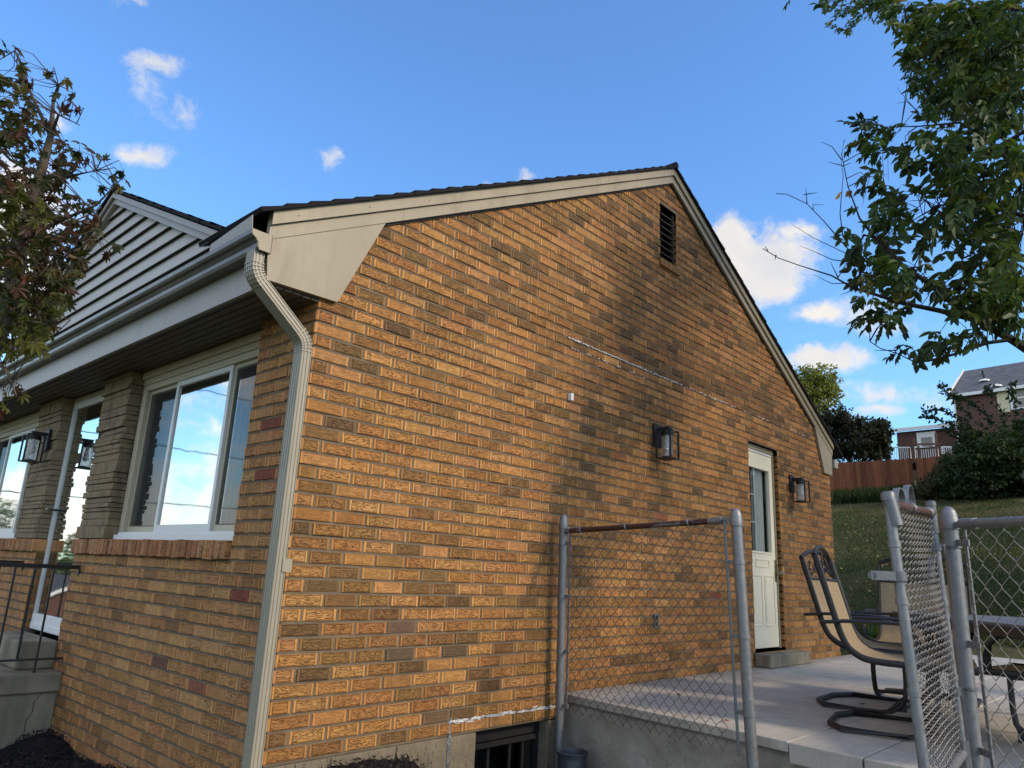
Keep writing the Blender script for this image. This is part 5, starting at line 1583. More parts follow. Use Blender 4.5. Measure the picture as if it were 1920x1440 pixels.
def gcol(n, p=(5, 4, 4, 2, 1, 3)):
    p = np.array(p, float); return GR[rng.choice(6, n, p=p/p.sum())]*rng.uniform(.8, 1.25, (n, 1))
Vs = []; Cs = []
def fill(poly, n, dlo, dhi, L, lw=.23, npair=3, droop=.6, skew=None, jitter=0, pcol=(5, 4, 4, 2, 1, 3)):
    sp = sample_poly(poly, n); b = np.array([tuple(at(p[0]+random.gauss(0, jitter+.01), p[1]+random.gauss(0, jitter+.01), random.uniform(dlo, dhi))) for p in sp])
    ax = rand_units(n)*.8+np.array([-.25, .35, -.35]); ax /= np.linalg.norm(ax, axis=1)[:, None]
    v, c = compound(b, ax, npair, L, lw, droop, gcol(n, pcol)); Vs.append(v); Cs.append(c); return b
tips = []
upper = [(1690, 0), (1700, 60), (1722, 120), (1715, 165), (1745, 205), (1800, 212), (1840, 225), (1925, 235), (1925, 0)]
b1 = fill(upper, 400, 5.2, 7.2, .082, .24, 3)
b2 = fill([(1740, 0), (1925, 0), (1925, 190), (1800, 180)], 190, 5.4, 7.5, .085)
lower = [(1660, 250), (1715, 232), (1800, 225), (1925, 235), (1925, 520), (1860, 560), (1800, 500), (1740, 480), (1690, 470), (1640, 480), (1590, 475), (1600, 440), (1590, 420), (1618, 385), (1600, 345), (1625, 320)]
b3 = fill(lower, 225, 4.6, 6.2, .082, .26)
b3b = fill([(1760, 240), (1925, 240), (1925, 560), (1860, 560), (1780, 420)], 112, 4.8, 6.4, .088)
b4 = fill([(1595, 500), (1650, 480), (1760, 490), (1860, 545), (1925, 560), (1925, 600), (1850, 580), (1760, 545), (1680, 530), (1620, 520)], 85, 4.5, 5.2, .078)
b5 = fill([(1595, 222), (1690, 230), (1700, 262), (1640, 255), (1590, 240)], 15, 5.2, 5.6, .07)
b5b = fill([(1600, 255), (1650, 258), (1648, 300), (1600, 270)], 9, 5.2, 5.6, .07)
b6 = fill([(1610, 592), (1700, 560), (1712, 600), (1640, 612)], 20, 4.4, 4.8, .062, .26)
b7 = fill([(1600, 540), (1640, 540), (1640, 565), (1600, 560)], 5, 4.5, 4.8, .055)
b8 = fill([(1680, 660), (1700, 640), (1790, 625), (1800, 645), (1720, 668)], 16, 4.4, 4.8, .058, .27)
b9 = fill([(1780, 560), (1860, 560), (1850, 640), (1790, 640)], 20, 4.4, 5, .055)
b10 = fill([(1870, 560), (1925, 540), (1925, 630), (1895, 610)], 12, 4.6, 5, .05)
b11 = fill([(1470, -10), (1490, -10), (1488, 4), (1474, 4)], 2, 6, 6.2, .06)
b12 = fill([(1535, -25), (1568, -25), (1562, 12), (1540, 6)], 6, 6, 6.4, .075)
b13 = fill([(1640, -10), (1700, -10), (1700, 40), (1660, 30)], 26, 5.8, 6.4, .07)
# fine leaved sprays at the top
for poly, nn in (([(1555, -20), (1640, -20), (1610, 40), (1585, 72), (1560, 45)], 85), ([(1600, -10), (1690, -10), (1660, 40), (1620, 30)], 60), ([(1690, 90), (1740, 90), (1760, 210), (1725, 190), (1700, 150)], 80), ([(1730, 170), (1830, 180), (1810, 222), (1745, 215)], 80), ([(1800, 90), (1920, 100), (1920, 220), (1810, 200)], 90)):
    fill(poly, nn, 6.5, 8.0, .036, .26, 4, .4)
# the part of the crown that stays outside the picture and shades the patio
Nn = 620
c0 = np.array([6.6, -5.1, 5.3]); rad = np.array([2.7, 1.9, 1.9])
pts = rand_units(Nn)*(rng.random((Nn, 1))**.42)*rad+c0
nzv = np.sin(pts[:, 0]*2.3+1.2)*np.sin(pts[:, 2]*2.6+.4)*np.sin(pts[:, 1]*2.1)
pts = pts[nzv > -.28]
ax = rand_units(len(pts)); ax[:, 2] -= .3
v, c = compound(pts, ax, 3, .115, .27, .5, gcol(len(pts))); Vs.append(v); Cs.append(c)
sk = [p for e in ends for p in polyline(e, 4)]
near = np.concatenate([b3, b3b, b4, b5, b5b, b6, b7, b8, b9, b10, b1[::2], b12, b13])
twig_net(mb, sk, [tuple(p) for p in near[::2]], .0036)
for k in range(26):
    e = Vector(c0)+Vector(rand_units(1)[0])*1.7; mb.tube([F0, F0.lerp(e, .5)+Vector((0, 0, .25)), e], [.06, .03, .008], 6, cap=False)
mb.build('trunk', ash, smooth=True)
soup('crown', np.concatenate(Vs), 4, np.concatenate(Cs), 'leaf', ash)
# one yellowed leaf pair on a dead twig
q = at(1574, 358, 5.0); 
yv, yc = compound(np.array([tuple(q), tuple(at(1592, 354, 5.0))]), np.array([(0, .1, -1.), (.3, 0, -1.)]), 1, .05, .3, .3, np.array([(.42, .26, .03), (.30, .12, .05)]))
soup('dry_leaves', yv, 4, yc, 'leaf', ash)

# ------------------------------------------------ blob-crowned distant trees
def far_tree(name, label, trunk_px, d, crowns, n, leaf, cols, trans='leaf', bark='bark_dark', group=None, trunk_r=.16, limbs=True):
    b = at(trunk_px[0], trunk_px[1], d); b.z = hz1(b.x, b.y)-.2
    t = thing(name, tuple(b), label, 'tree', group)
    V_ = []; C_ = []; mbt = MB().mat(bark)
    cs = []
    for (px, py, rx, ry, wt) in crowns:
        c = at(px, py, d+random.uniform(-.6, .6)); cs.append((c, rx*d/FPX, ry*d/FPX, wt))
    top = cs[0][0]
    mid = Vector((b.x+(top.x-b.x)*.3, b.y+(top.y-b.y)*.3, b.z+(top.z-b.z)*.45)); mbt.tube([b, mid, top], [trunk_r, trunk_r*.7, trunk_r*.15], 8, cap=False)
    tw_ = sum(q[3]*q[1]*q[2] for q in cs)
    for (c, rx, ry, wt) in cs:
        if limbs: mbt.tube([mid, mid.lerp(c, .6)+Vector((0, 0, ry*.1)), c+Vector((0, 0, ry*.4))], [trunk_r*.5, trunk_r*.25, trunk_r*.05], 5, cap=False)
        m_ = int(n*wt*rx*ry/tw_)
        u_ = rand_units(m_); r_ = rng.random((m_, 1))**.45
        # knobby outline
        k_ = 1+.22*np.sin(u_[:, :1]*7+c.x)*np.sin(u_[:, 1:2]*6+1)+.18*np.sin(u_[:, 2:3]*9+c.y)
        p = u_*r_*k_*np.array([rx, rx, ry])+np.array(tuple(c))
        clump = (np.sin(p[:, 0]*3.1/max(rx, .5))*np.sin(p[:, 1]*3.7/max(rx, .5)+1)*np.sin(p[:, 2]*4.3/max(ry, .5)+2))
        p = p[clump > -.12]; m_ = len(p)
        ax = rand_units(m_); nn_ = rand_units(m_); nn_[:, 2] += .4; dd_, ss_, n_ = frames(ax, nn_)
        L = leaf*rng.uniform(.6, 1.4, m_)
        V_.append(leaflets(p, dd_, ss_, n_, L, L*.36, .25, .1)); cc = np.array(cols)[rng.integers(0, len(cols), m_)]*rng.uniform(.75, 1.3, (m_, 1)); C_.append(np.repeat(cc, 8, axis=0))
    mbt.build('trunk', t, smooth=True)
    soup('crown', np.concatenate(V_), 4, np.concatenate(C_), trans, t)
    return t
far_tree('poplar_tree', 'bright yellow green tree catching the sun just right of the roof edge', (1530, 900), 52, [(1530, 735, 38, 36, 1.2), (1495, 725, 30, 38, 1), (1545, 715, 26, 30, 1), (1520, 780, 40, 26, 1), (1500, 760, 40, 35, 1), (1560, 745, 18, 24, .7), (1470, 745, 26, 40, .8), (1512, 698, 16, 18, .5), (1540, 692, 12, 12, .4)], 15000, .17, [(.16, .19, .035), (.21, .22, .04), (.12, .16, .03), (.25, .25, .06)], group='trees behind the wooden fence')
far_tree('backyard_tree', 'dark spreading tree with bronze leaves above the left end of the wooden fence', (1600, 900), 44, [(1575, 800, 30, 28, 1), (1545, 800, 22, 32, 1), (1600, 835, 30, 28, 1), (1560, 845, 34, 22, 1), (1610, 800, 20, 20, .8), (1580, 775, 14, 12, .6), (1530, 790, 16, 24, .8)], 15000, .14, [(.022, .032, .014), (.03, .036, .016), (.05, .030, .018), (.016, .024, .012)], group='trees behind the wooden fence')
far_tree('backyard_tree', 'dark round topped tree just left of the white deck railing', (1655, 900), 43, [(1646, 812, 22, 20, 1), (1634, 840, 26, 22, 1), (1655, 842, 14, 22, 1), (1618, 830, 20, 20, 1), (1650, 795, 14, 9, .8)], 13000, .14, [(.020, .034, .014), (.03, .04, .016), (.055, .030, .016), (.014, .024, .012)], group='trees behind the wooden fence')
# big shrub
far_tree('garden_shrub', 'huge dark bush with arching sprays in front of the brick house on the hill', (1850, 950), 33.5, [(1878, 868, 50, 40, 1.3), (1825, 890, 48, 40, 1), (1915, 845, 42, 40, 1), (1832, 840, 32, 30, 1), (1795, 905, 30, 28, .9), (1920, 900, 50, 50, 1), (1812, 805, 14, 10, .3), (1850, 920, 60, 26, 1.1), (1900, 925, 50, 24, 1), (1790, 930, 30, 16, .8)], 36000, .13, [(.020, .042, .014), (.028, .056, .016), (.016, .030, .012), (.045, .052, .018), (.035, .062, .018)], trunk_r=.07)
far_tree('scrub_bush', 'thin brownish scrub against the wooden fence left of the big bush', (1755, 945), 34.2, [(1765, 900, 26, 30, 1), (1745, 915, 26, 22, .8), (1775, 925, 30, 16, 1), (1730, 928, 18, 12, .5), (1780, 870, 16, 22, .6)], 5000, .09, [(.07, .06, .025), (.05, .055, .02), (.09, .06, .03), (.035, .045, .018)], trunk_r=.04)
# arching sprays of the shrub against the sky
t = [o for o in COL.objects if o.name.startswith('garden_shrub')][0]
mb = MB().mat('bark_dark'); bb_ = []; 
sprays = [[(1850, 830), (1810, 790), (1770, 770), (1730, 769)], [(1850, 840), (1800, 800), (1760, 786), (1728, 782)], [(1840, 800), (1800, 760), (1775, 735), (1762, 722)], [(1870, 800), (1830, 760), (1800, 745), (1785, 740)], [(1890, 790), (1860, 740), (1850, 725)], [(1830, 850), (1790, 815), (1765, 800)], [(1910, 780), (1895, 740), (1900, 720)]]
for spx in sprays:
    P = [at(x, y, 33+random.uniform(-.5, .5)) for x, y in spx]; PP = polyline(P, 14); mb.tube(PP, .015, 4, cap=False)
    for p in PP: bb_ += [tuple(p+Vector((random.gauss(0, .05), random.gauss(0, .05), random.gauss(0, .06)))) for _ in range(3)]
b = np.array(bb_); m_ = len(b); ax = rand_units(m_); d_, s_, n_ = frames(ax, rand_units(m_)); L = rng.uniform(.10, .22, m_)
soup('spray_leaves', leaflets(b, d_, s_, n_, L, L*.3), 4, np.repeat(np.array([(.018, .034, .014)])*rng.uniform(.7, 1.4, (m_, 1)), 8, axis=0), 'leaf', t)
mb.build('arching_stem', t)
# right-edge tree, then two unseen trees added to shade the lawn
far_tree('lawn_tree', 'leafy tree with olive foliage low at the right picture edge', (2030, 1050), 13.5, [(1945, 820, 34, 48, 1), (2080, 700, 100, 130, 1), (2010, 850, 50, 60, .6), (2160, 700, 130, 160, 1)], 9000, .13, [(.040, .060, .016), (.06, .07, .018), (.028, .045, .014)], trunk_r=.18)
for (x, y, r_, lab) in ((16, -9.5, 3.6, 'broad green tree, unseen outside the right edge, added to shade the lawn'), (25, -12, 4.5, 'tall green tree further up the lawn, unseen, added to shade it')):
    z = hz1(x, y); t = thing('lawn_tree', (x, y, z), lab, 'tree', 'unseen shade trees on the right of the lawn')
    mbt = MB().mat('bark_dark'); mbt.tube([(x, y, z-.2), (x+.1, y, z+2), (x, y+.1, z+4.5)], [.28, .22, .1], 8, cap=False)
    for k in range(9):
        e = Vector((x, y, z+4.8))+Vector(rand_units(1)[0])*r_*.7; mbt.tube([(x, y, z+2.2), Vector((x, y, z+3)).lerp(e, .5), e], [.12, .07, .02], 5, cap=False)
    mbt.build('trunk', t, smooth=True)
    m_ = 4200; u_ = rand_units(m_); p = u_*(rng.random((m_, 1))**.4)*np.array([r_, r_, r_*.8])+np.array([x, y, z+4.9]); cl = np.sin(p[:, 0]*1.7)*np.sin(p[:, 1]*1.9)*np.sin(p[:, 2]*2.1); p = p[cl > -.3]; m_ = len(p)
    d_, s_, n_ = frames(rand_units(m_), rand_units(m_)); L = rng.uniform(.18, .34, m_)
    soup('crown', leaflets(p, d_, s_, n_, L, L*.42), 4, np.repeat(gcol(m_), 8, axis=0), 'leaf', t)

# ------------------------------------------------ lawn grass, leaf litter
def grass(name, n, region, hlo, hhi, cols, label, wd=.006):
    P = []
    while len(P) < n:
        q = region()
        if q is not None: P.append(q)
    P = np.array(P); m_ = len(P)
    z = hgt(P[:, 0], P[:, 1]); b = np.column_stack([P[:, 0], P[:, 1], z-.005])
    h = rng.uniform(hlo, hhi, m_)[:, None]; lean = rng.normal(0, .45, (m_, 2)); tip = b+np.column_stack([lean*h, h[:, 0]])
    a = rng.uniform(0, 6.28, m_); sd = np.column_stack([np.cos(a), np.sin(a), 0*a])*(wd*(1+P[:, 2:3]*.10) if P.shape[1] > 2 else wd)
    V = np.stack([b-sd, b+sd, tip], 1).reshape(-1, 3)
    cc = np.array(cols)[rng.integers(0, len(cols), m_)]*rng.uniform(.6, 1.15, (m_, 1))
    pz = np.sin(P[:, 0]*.55+1)*np.sin(P[:, 1]*.8)+.6*np.sin(P[:, 0]*1.7+P[:, 1]*1.3)+.5*np.sin(P[:, 0]*.21+P[:, 1]*2.9)+rng.normal(0, .45, m_)
    if len(cols) == 5: cc = np.where(((pz > .75) | ((P[:, 0] > 24) & (pz > .1)))[:, None], np.array([(.14, .118, .055)])*rng.uniform(.6, 1.1, (m_, 1)), cc)
    o = soup(name, V, 3, np.repeat(cc, 3, axis=0), 'leaf'); return tag(o, label, None, kind='stuff')
GC = [(.052, .078, .021), (.068, .092, .026), (.040, .060, .017), (.12, .11, .048), (.032, .048, .014)]
def reg():
    px = random.uniform(1565, 1925); py = random.uniform(930, 1205); t_ = random.random()
    v = raydir(px, py)
    # march down to the lawn
    d_ = 9.0+26*random.random()**1.5
    p = CAM+v*(d_/math.hypot(v.x, v.y)); 
    if p.x < 9.98: return None
    if p.x > 34.5: return None
    return (p.x, p.y, d_)
grass('lawn_grass', 60000, reg, .035, .085, GC, 'short grass on the lawn behind the patio', .0035)
def reg2():
    f = random.random(); p = at(1560+260*f, 935, 36.0-.8+random.uniform(-1.2, .7)); return (p.x, p.y, 36)
grass('tall_grass', 5000, reg2, .25, .6, [(.030, .052, .014), (.04, .065, .018), (.022, .038, .012)], 'taller dark grass growing along the foot of the wooden fence', .01)
def litter():
    while True:
        q = reg()
        if q is not None: return q[0], q[1]
chips('leaf_litter', litter, 420, .035, [(.42, .34, .10), (.35, .25, .12), (.5, .42, .2), (.25, .14, .06)], 'scattered dry yellow leaves on the lawn', lambda x, y: hz1(x, y)+.05)

# weeds, logs and stones at the lawn edge
for k, (px, py, d_, s_, lab) in enumerate(((1700, 1172, 10.6, .28, 'pale grey split log lying in the grass behind the chairs'), (1650, 1172, 11.0, .2, 'dark stubby log beside the pale one in the grass'), (1668, 1183, 10.4, .16, 'short brown log nearest the patio kerb'))):
    p = at(px-30, py, d_); p.z = hz1(p.x, p.y)+.07
    t = thing('garden_log', tuple(p), lab, 'log', 'logs at the edge of the lawn'); a = Vector((CR.x, CR.y, 0)).normalized(); a = (a+Vector((random.uniform(-.3, .3), random.uniform(-.3, .3), 0))).normalized()
    mbt = MB().mat('bark' if k == 0 else 'bark_dark'); mbt.tube([p-a*s_*1.5, p-a*s_*.5+Vector((0, 0, .012)), p+a*s_*.6+Vector((0, 0, -.006)), p+a*s_*1.5], [.06, .075, .07, .05], 9); mbt.build('log_body', t, smooth='auto')
for k, (px, py, d_, lab) in enumerate(((1672, 1115, 11.2, 'spiky green weed behind the back legs of the far chair'), (1620, 1125, 11.5, 'small weed tuft in the lawn left of the gate'))):
    p = at(px, py, d_); p.z = hz1(p.x, p.y); t = thing('garden_weed', tuple(p), lab, 'weed', 'weeds at the lawn edge')
    m_ = 160; b = np.tile(np.array(tuple(p)), (m_, 1))+rng.normal(0, .05, (m_, 3))*np.array([1, 1, 0]); ax = rand_units(m_); ax[:, 2] = np.abs(ax[:, 2])+.3; ax /= np.linalg.norm(ax, axis=1)[:, None]; d_, s_, n_ = frames(ax, rand_units(m_)); L = rng.uniform(.15, .45, m_)
    soup('leaf_blades', leaflets(b, d_, s_, n_, L, L*.06), 4, np.repeat(np.array([(.05, .085, .02)])*rng.uniform(.6, 1.4, (m_, 1)), 8, axis=0), 'leaf', t)

# ------------------------------------------------ wooden fence on the hill
fa = at(1535, 936, 36.8); fb = at(1712, 938, 36); fc = at(1830, 936, 35)
def board_fence(A, B, top_px, label, step=0.0, cmul=1.0):
    t = thing('board_fence', (A.x, A.y, hz1(A.x, A.y)), label, 'wooden fence', 'red brown wooden fence runs on the hill')
    d_ = Vector((B.x-A.x, B.y-A.y, 0)); L = d_.length; d_.normalize(); n_ = Vector((-d_.y, d_.x, 0))
    mbt = MB().mat('cedar'); s_ = 0
    while s_ < L:
        f = s_/L; p = A+d_*s_; p.z = 0; zg = hz1(p.x, p.y)
        zt = top_px(f)+random.gauss(0, .012)
        k = random.choice((.8, .9, 1, 1, 1.1, 1.2))*cmul; mbt.c = tuple(v*k for v in random.choice(((.20, .068, .030), (.165, .056, .026), (.225, .080, .035))))
        o_ = random.uniform(-.004, .004); a = p+n_*o_; b = p+d_*.1415+n_*o_
        mbt.prism([(a.x, a.y, zg-.1), (b.x, b.y, zg-.1), (b.x, b.y, zt-.03), (b.x-d_.x*.03, b.y-d_.y*.03, zt), (a.x+d_.x*.03, a.y+d_.y*.03, zt), (a.x, a.y, zt-.03)], n_*.02)
        s_ += .142
    mbt.build('board_panel', t)
    mbt = MB().mat('cedar'); mbt.c = (.12, .045, .025)
    for f in (0, .48, 1.0):
        p = A+d_*L*f-n_*0; zg = hz1(p.x, p.y); mbt.obox((p.x+n_.x*.09, p.y+n_.y*.09, (zg+top_px(f))/2), d_, n_, (0, 0, 1), .05, .05, (top_px(f)-zg)/2+.03)
    mbt.build('post', t); return t
zl = at(1570, 868, 36.6).z; zr = at(1706, 860, 36).z; z2l = at(1714, 862, 36).z; z2r = at(1800, 853, 35.2).z
board_fence(fa, fb, lambda f: zl+(zr-zl)*f, 'left run of the red brown board fence starting behind the roof corner')
board_fence(fb+Vector((.08, -.25, 0)), fc, lambda f: z2l+(z2r-z2l)*f+.05, 'right run of the red brown board fence disappearing behind the big bush', cmul=.95)

# ------------------------------------------------ houses and deck on the hill
def wallq(mb, A, B, z0, z1, L0=0):
    A = Vector(A); B = Vector(B); L = (B-A).length
    i = [mb.vert((A.x, A.y, z0), (L0, z0, 0)), mb.vert((B.x, B.y, z0), (L0+L, z0, 0)), mb.vert((B.x, B.y, z1), (L0+L, z1, 0)), mb.vert((A.x, A.y, z1), (L0, z1, 0))]; mb.face(i)
DH = 50
def hill_house():
    cA = at(1789, 745, DH); cB = at(2010, 700, DH-1.5); z1 = (at(1789, 742, DH).z)
    zb = hz1(cA.x, cA.y)-1.5
    d_ = Vector((cB.x-cA.x, cB.y-cA.y, 0)); L = d_.length; d_.normalize(); n_ = Vector((d_.y, -d_.x, 0))
    if n_.x < 0: n_ = -n_           # away from camera
    t = thing('hill_house', (cA.x, cA.y, zb), 'tall red brick house with grey shingle roof on the hill at the right edge', 'house', 'brick houses up the hill')
    A = Vector((cA.x, cA.y)); B = A+Vector((d_.x, d_.y))*L; C_ = B+Vector((n_.x, n_.y))*8; D_ = A+Vector((n_.x, n_.y))*8
    mbt = MB().mat('red_brick_far'); wallq(mbt, A, B, zb, z1); wallq(mbt, B, C_, zb, z1); wallq(mbt, C_, D_, zb, z1); wallq(mbt, D_, A, zb, z1)
    zr_ = z1+2.2; M1 = A+(D_-A)*.36; M2 = B+(C_-B)*.36
    mbt.poly([(A.x, A.y, z1), (D_.x, D_.y, z1), (M1.x, M1.y, zr_-.1)], [(0, z1, 0), (8, z1, 0), (4, zr_, 0)]); mbt.build('wall', t)
    mbt = MB().mat('shingle_grey'); o_ = .25
    e1 = A-Vector((n_.x, n_.y))*o_-Vector((d_.x, d_.y))*.2; e2 = B-Vector((n_.x, n_.y))*o_; m1 = M1-Vector((d_.x, d_.y))*.2
    p_ = [(e1.x, e1.y, z1-.02), (e2.x, e2.y, z1-.02), (M2.x, M2.y, zr_), (m1.x, m1.y, zr_)]
    i = [mbt.vert(p_[q], ((0, 0, 0), (L, 0, 0), (L, 4.8, 0), (0, 4.8, 0))[q]) for q in range(4)]; mbt.face(i)
    f1 = D_+Vector((n_.x, n_.y))*o_-Vector((d_.x, d_.y))*.2; f2 = C_+Vector((n_.x, n_.y))*o_
    mbt.poly([(f1.x, f1.y, z1-.02), (f2.x, f2.y, z1-.02), (M2.x, M2.y, zr_), (m1.x, m1.y, zr_)]); rfo = mbt.build('roof', t)
    mbt = MB().mat('dark_void'); 
    for (f, g_, h_) in ((.26, .42, .35), (.21, .70, .25)):
        q = Vector(p_[0]).lerp(Vector(p_[1]), f).lerp(Vector(p_[3]).lerp(Vector(p_[2]), f), g_); mbt.tube([q, q+Vector((0, 0, h_))], .06, 8); mbt.flush('roof_pipe', rfo)
    mbt.mat('white_paint')
    q = Vector(p_[0]).lerp(Vector(p_[1]), .26).lerp(Vector(p_[3]).lerp(Vector(p_[2]), .26), .42); mbt.lathe(q, [(.3, -.05), (.28, .05), (.1, .12)], 10); mbt.flush('pipe_flashing', rfo)
    q = Vector(p_[0]).lerp(Vector(p_[1]), .40).lerp(Vector(p_[3]).lerp(Vector(p_[2]), .40), .12); mbt.lathe(q, [(.3, -.05), (.28, .05), (.1, .12)], 10)
    mbt.build('pipe_flashing', rfo)
    mbt = MB().mat('white_paint')
    mbt.prism([Vector(p_[0])+Vector((0, 0, -.16)), Vector(p_[1])+Vector((0, 0, -.16)), Vector(p_[1])+Vector((0, 0, .02)), Vector(p_[0])+Vector((0, 0, .02))], -n_*.12)
    mbt.prism([Vector(p_[0]), Vector(p_[0])+Vector((0, 0, .18)), Vector(p_[3])+Vector((0, 0, .12)), Vector(p_[3])+Vector((0, 0, -.06))], -d_*.06)
    q = A-Vector((n_.x, n_.y))*.06; mbt.box(q.x-.05, q.x+.05, q.y-.05, q.y+.05, zb, z1-.1); mbt.build('gutter', t)
    # windows
    for (pxl, pxr, pyt, pyb, sh) in ((1891, 1911, 727, 764, True),):
        a = at(pxl, pyt, DH-.8); s0 = (Vector((a.x, a.y))-A).dot(Vector((d_.x, d_.y))); wz1 = a.z; wz0 = wz1-1.30; ww = .95
        def P(s, z, o): q = A+Vector((d_.x, d_.y))*s-Vector((n_.x, n_.y))*o; return (q.x, q.y, z)
        def bx(mbx, s0_, s1_, z0_, z1_, o0, o1): mbx.hexa([P(s0_, z0_, o0), P(s1_, z0_, o0), P(s1_, z0_, o1), P(s0_, z0_, o1), P(s0_, z1_, o0), P(s1_, z1_, o0), P(s1_, z1_, o1), P(s0_, z1_, o1)])
        mbt = MB().mat('white_paint'); bx(mbt, s0, s0+ww, wz0, wz1, .01, .05); wi = mbt.build('window', t)
        mbt = MB().mat('table_top'); bx(mbt, s0+.2, s0+ww-.12, wz0+.08, wz0+.6, .052, .056); bx(mbt, s0+.2, s0+ww-.12, wz0+.68, wz1-.1, .052, .056); mbt.build('pane', wi)
        for s_ in (s0-.62, s0+ww+.04):
            mbt = MB().mat('yellowed'); bx(mbt, s_, s_+.58, wz0-.1, wz1+.02, .012, .05)
            for k in range(14): bx(mbt, s_+.06, s_+.52, wz0+.0+k*.095, wz0+.03+k*.095, .051, .06)
            mbt.build('shutter', t)
    return t
hill_house()
def low_house():
    D2 = 54
    cA = at(1681, 812, D2); cB = at(1800, 800, D2-1.0); z1 = at(1681, 811, D2).z; zb = hz1(cA.x, cA.y)-2.5
    d_ = Vector((cB.x-cA.x, cB.y-cA.y, 0)); L = d_.length+2; d_.normalize(); n_ = Vector((d_.y, -d_.x, 0))
    if n_.x < 0: n_ = -n_
    t = thing('hill_house', (cA.x, cA.y, zb), 'low red brick house with white edged roof between the trees and the tall one', 'house', 'brick houses up the hill')
    A = Vector((cA.x, cA.y)); d2_ = Vector((d_.x, d_.y)); n2_ = Vector((n_.x, n_.y)); B = A+d2_*L
    zB = z1+.25
    mbt = MB().mat('red_brick_far'); wallq(mbt, A, B, zb, z1); wallq(mbt, A, A+n2_*7, zb, z1); mbt.build('wall', t)
    mbt = MB().mat('shingle_grey'); a = A-n2_*.3-d2_*.25; b = B-n2_*.3; mbt.poly([(a.x, a.y, z1), (b.x, b.y, z1), (b.x+n2_.x*4, b.y+n2_.y*4, z1+1.3), (a.x+n2_.x*4+d2_.x*3.6, a.y+n2_.y*4+d2_.y*3.6, z1+1.2)], [(0, 0, 0), (L, 0, 0), (L, 4, 0), (0, 4, 0)]); mbt.build('roof', t)
    mbt = MB().mat('white_paint'); mbt.prism([(a.x, a.y, z1-.02), (b.x, b.y, z1-.02), (b.x, b.y, z1+.20), (a.x, a.y, z1+.20)], (-n_.x*.08, -n_.y*.08, 0)); mbt.build('gutter', t)
    w0 = at(1719, 812, D2-.3); s0 = (Vector((w0.x, w0.y))-A).dot(d2_)
    def P(s, z, o): q = A+d2_*s-n2_*o; return (q.x, q.y, z)
    def bx(mbx, s0_, s1_, z0_, z1_, o0, o1): mbx.hexa([P(s0_, z0_, o0), P(s1_, z0_, o0), P(s1_, z0_, o1), P(s0_, z0_, o1), P(s0_, z1_, o0), P(s1_, z1_, o0), P(s1_, z1_, o1), P(s0_, z1_, o1)])
    mbt = MB().mat('white_paint'); bx(mbt, s0, s0+1.12, z1-1.25, z1-.16, .01, .06); wi = mbt.build('window', t)
    mbt = MB().mat('table_top'); bx(mbt, s0+.24, s0+.90, z1-1.20, z1-.5, .062, .066); mbt.build('pane', wi)
low_house()
# deck with white railing and brown stair rails above the fence
t = thing('garden_deck', tuple(at(1700, 870, 47)), 'raised brown deck with white baluster railing behind the wooden fence', 'deck')
def deckrail(pxa, pxb, pya, pyb, d, n, mat, name):
    mbt = MB().mat(mat); a = at(pxa, pya, d); b = at(pxb, pyb, d); hgt_ = .95
    mbt.tube([a, b], .045, 4); mbt.tube([a-Vector((0, 0, hgt_-.1)), b-Vector((0, 0, hgt_-.1))], .04, 4)
    for k in range(n+1):
        p = a.lerp(b, k/n); mbt.tube([p, p-Vector((0, 0, hgt_ if k not in (0, n) else hgt_+.1))], .022 if k not in (0, n) else .065, 4)
    mbt.build(name, t)
deckrail(1666, 1705, 839, 839, 46, 11, 'white_paint', 'white_railing'); deckrail(1766, 1800, 838, 838, 46, 8, 'white_paint', 'white_railing')
deckrail(1714, 1757, 838, 840, 47, 10, 'white_paint', 'white_railing')
mbt = MB().mat('wood_deck')
for (a, b, d_) in (((1681, 834), (1765, 832), 45), ((1716, 842), (1756, 839), 45.2), ((1712, 822), (1714, 866), 45), ((1754, 812), (1758, 866), 45), ((1705, 840), (1706, 866), 45), ((1722, 836), (1723, 866), 45)):
    mbt.tube([at(*a, d_), at(*b, d_)], .06, 4)
for k in range(6): mbt.tube([at(1752+k*3.5, 836+k*5, 45), at(1764+k*3, 838+k*5, 45)], .03, 4)
mbt.build('stair_rail', t)
mbt = MB().mat('wood_deck'); a = at(1660, 862, 46.2); b = at(1805, 860, 46.2); n_ = Vector((1, 0, 0)); mbt.prism([a, b, b-Vector((0, 0, .2)), a-Vector((0, 0, .2))], (3, 0, 0))
for px in (1664, 1700, 1740, 1790):
    p = at(px, 862, 46.3); mbt.tube([p, Vector((p.x, p.y, hz1(p.x, p.y)-.3))], .08, 4)
mbt.build('deck_floor', t)

# ------------------------------------------------ across the street (seen mirrored in the panes)
t = thing('street_house', (-9.6, 34, -3.2), 'small red brick cottage with white trim mirrored in the front door glass', 'house')
zb, z1, zr_ = -3.2, -.45, .55
mbt = MB().mat('red_brick_far'); 
A, B, C_, D_ = Vector((-12.2, 33)), Vector((-7.8, 33)), Vector((-7.8, 40)), Vector((-12.2, 40))
wallq(mbt, A, B, zb, z1); wallq(mbt, B, C_, zb, z1); wallq(mbt, C_, D_, zb, z1); wallq(mbt, D_, A, zb, z1); mbt.poly([(A.x, 33, z1), (B.x, 33, z1), (-10, 33, zr_)], [(0, 0, 0), (4.4, 0, 0), (2.2, 1.5, 0)]); mbt.build('wall', t)
mbt = MB().mat('shingle_grey')
for s in (-1, 1): mbt.poly([(-10, 32.8, zr_+.06), (-10+s*2.5, 32.8, z1-.05), (-10+s*2.5, 40.2, z1-.05), (-10, 40.2, zr_+.06)])
mbt.build('roof', t)
mbt = MB().mat('white_paint')
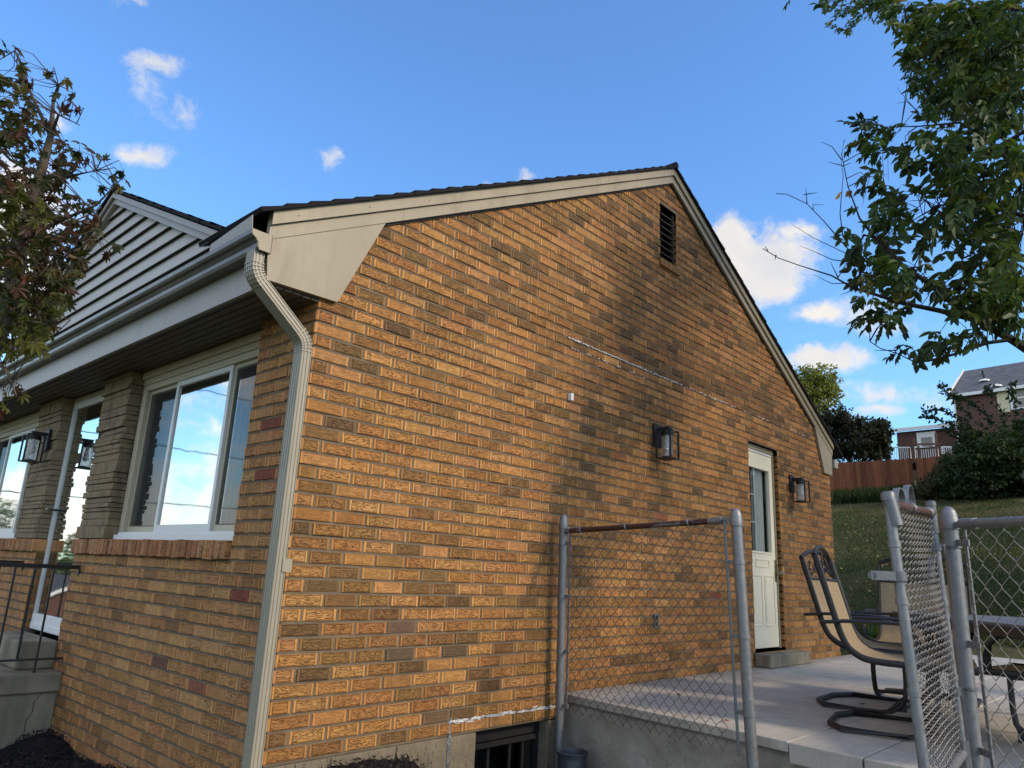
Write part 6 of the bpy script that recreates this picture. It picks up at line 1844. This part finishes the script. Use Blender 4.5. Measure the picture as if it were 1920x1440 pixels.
for s in (-1, 1): mbt.prism([(-10, 32.78, zr_+.05), (-10+s*2.5, 32.78, z1-.06), (-10+s*2.5, 32.78, z1-.2), (-10, 32.78, zr_-.10)], (0, .05, 0))
mbt.build('trim', t)
for (x, y, h_, r_, lab) in ((-6.4, 44, 3.4, 2.3, 'round green street tree mirrored right in the front door glass'), (-14.5, 46, 3.0, 2.6, 'green street tree mirrored left of the cottage'), (-9.8, 50, 4.0, 3.2, 'green tree behind the mirrored cottage'), (-20, 48, 3.2, 3.0, 'green street tree far left of the mirrored cottage'), (-5.6, 33.5, 1.0, 1.0, 'low round bush beside the mirrored cottage')):
    zg = hz1(x, y); t = thing('street_tree', (x, y, zg), lab, 'tree', 'trees across the street')
    mbt = MB().mat('bark_dark'); mbt.tube([(x, y, zg-.2), (x, y, zg+h_*.5), (x+.1, y, zg+h_)], [.2, .15, .05], 7, cap=False); mbt.build('trunk', t, smooth=True)
    m_ = 2600; u_ = rand_units(m_); p = u_*(rng.random((m_, 1))**.4)*np.array([r_, r_, r_*.8])+np.array([x, y, zg+h_])
    p = p[p[:, 2] > zg+.1]; m_ = len(p); d_, s_, n_ = frames(rand_units(m_), rand_units(m_)); L = rng.uniform(.15, .3, m_)
    soup('crown', leaflets(p, d_, s_, n_, L, L*.4), 4, np.repeat(gcol(m_)*1.5, 8, axis=0), 'leaf', t)
for k, (za, zb_, y, lab) in enumerate(((9.2, 8.6, 26, 'highest overhead wire crossing the sky in the window reflection'), (6.3, 6.2, 26, 'lower overhead wire crossing the window reflection'), (5.4, 3.6, 27, 'slanting lowest overhead wire in the window reflection'))):
    P = []
    for q in range(25):
        f = q/24; P.append((-34+32*f, y-1+2*f, za+(zb_-za)*f-.5*math.sin(math.pi*f)))
    mbt = MB().mat('black_metal'); mbt.tube(P, .022, 5); o = mbt.build('power_line', None); tag(o, lab, 'wire', 'overhead wires across the street')

# the proto objects keep plain data; final tidy of names that stand for the setting
for o in COL.objects:
    if o.type == 'MESH' and o.parent is None and 'kind' not in o and 'category' not in o:
        print('UNTAGGED', o.name)
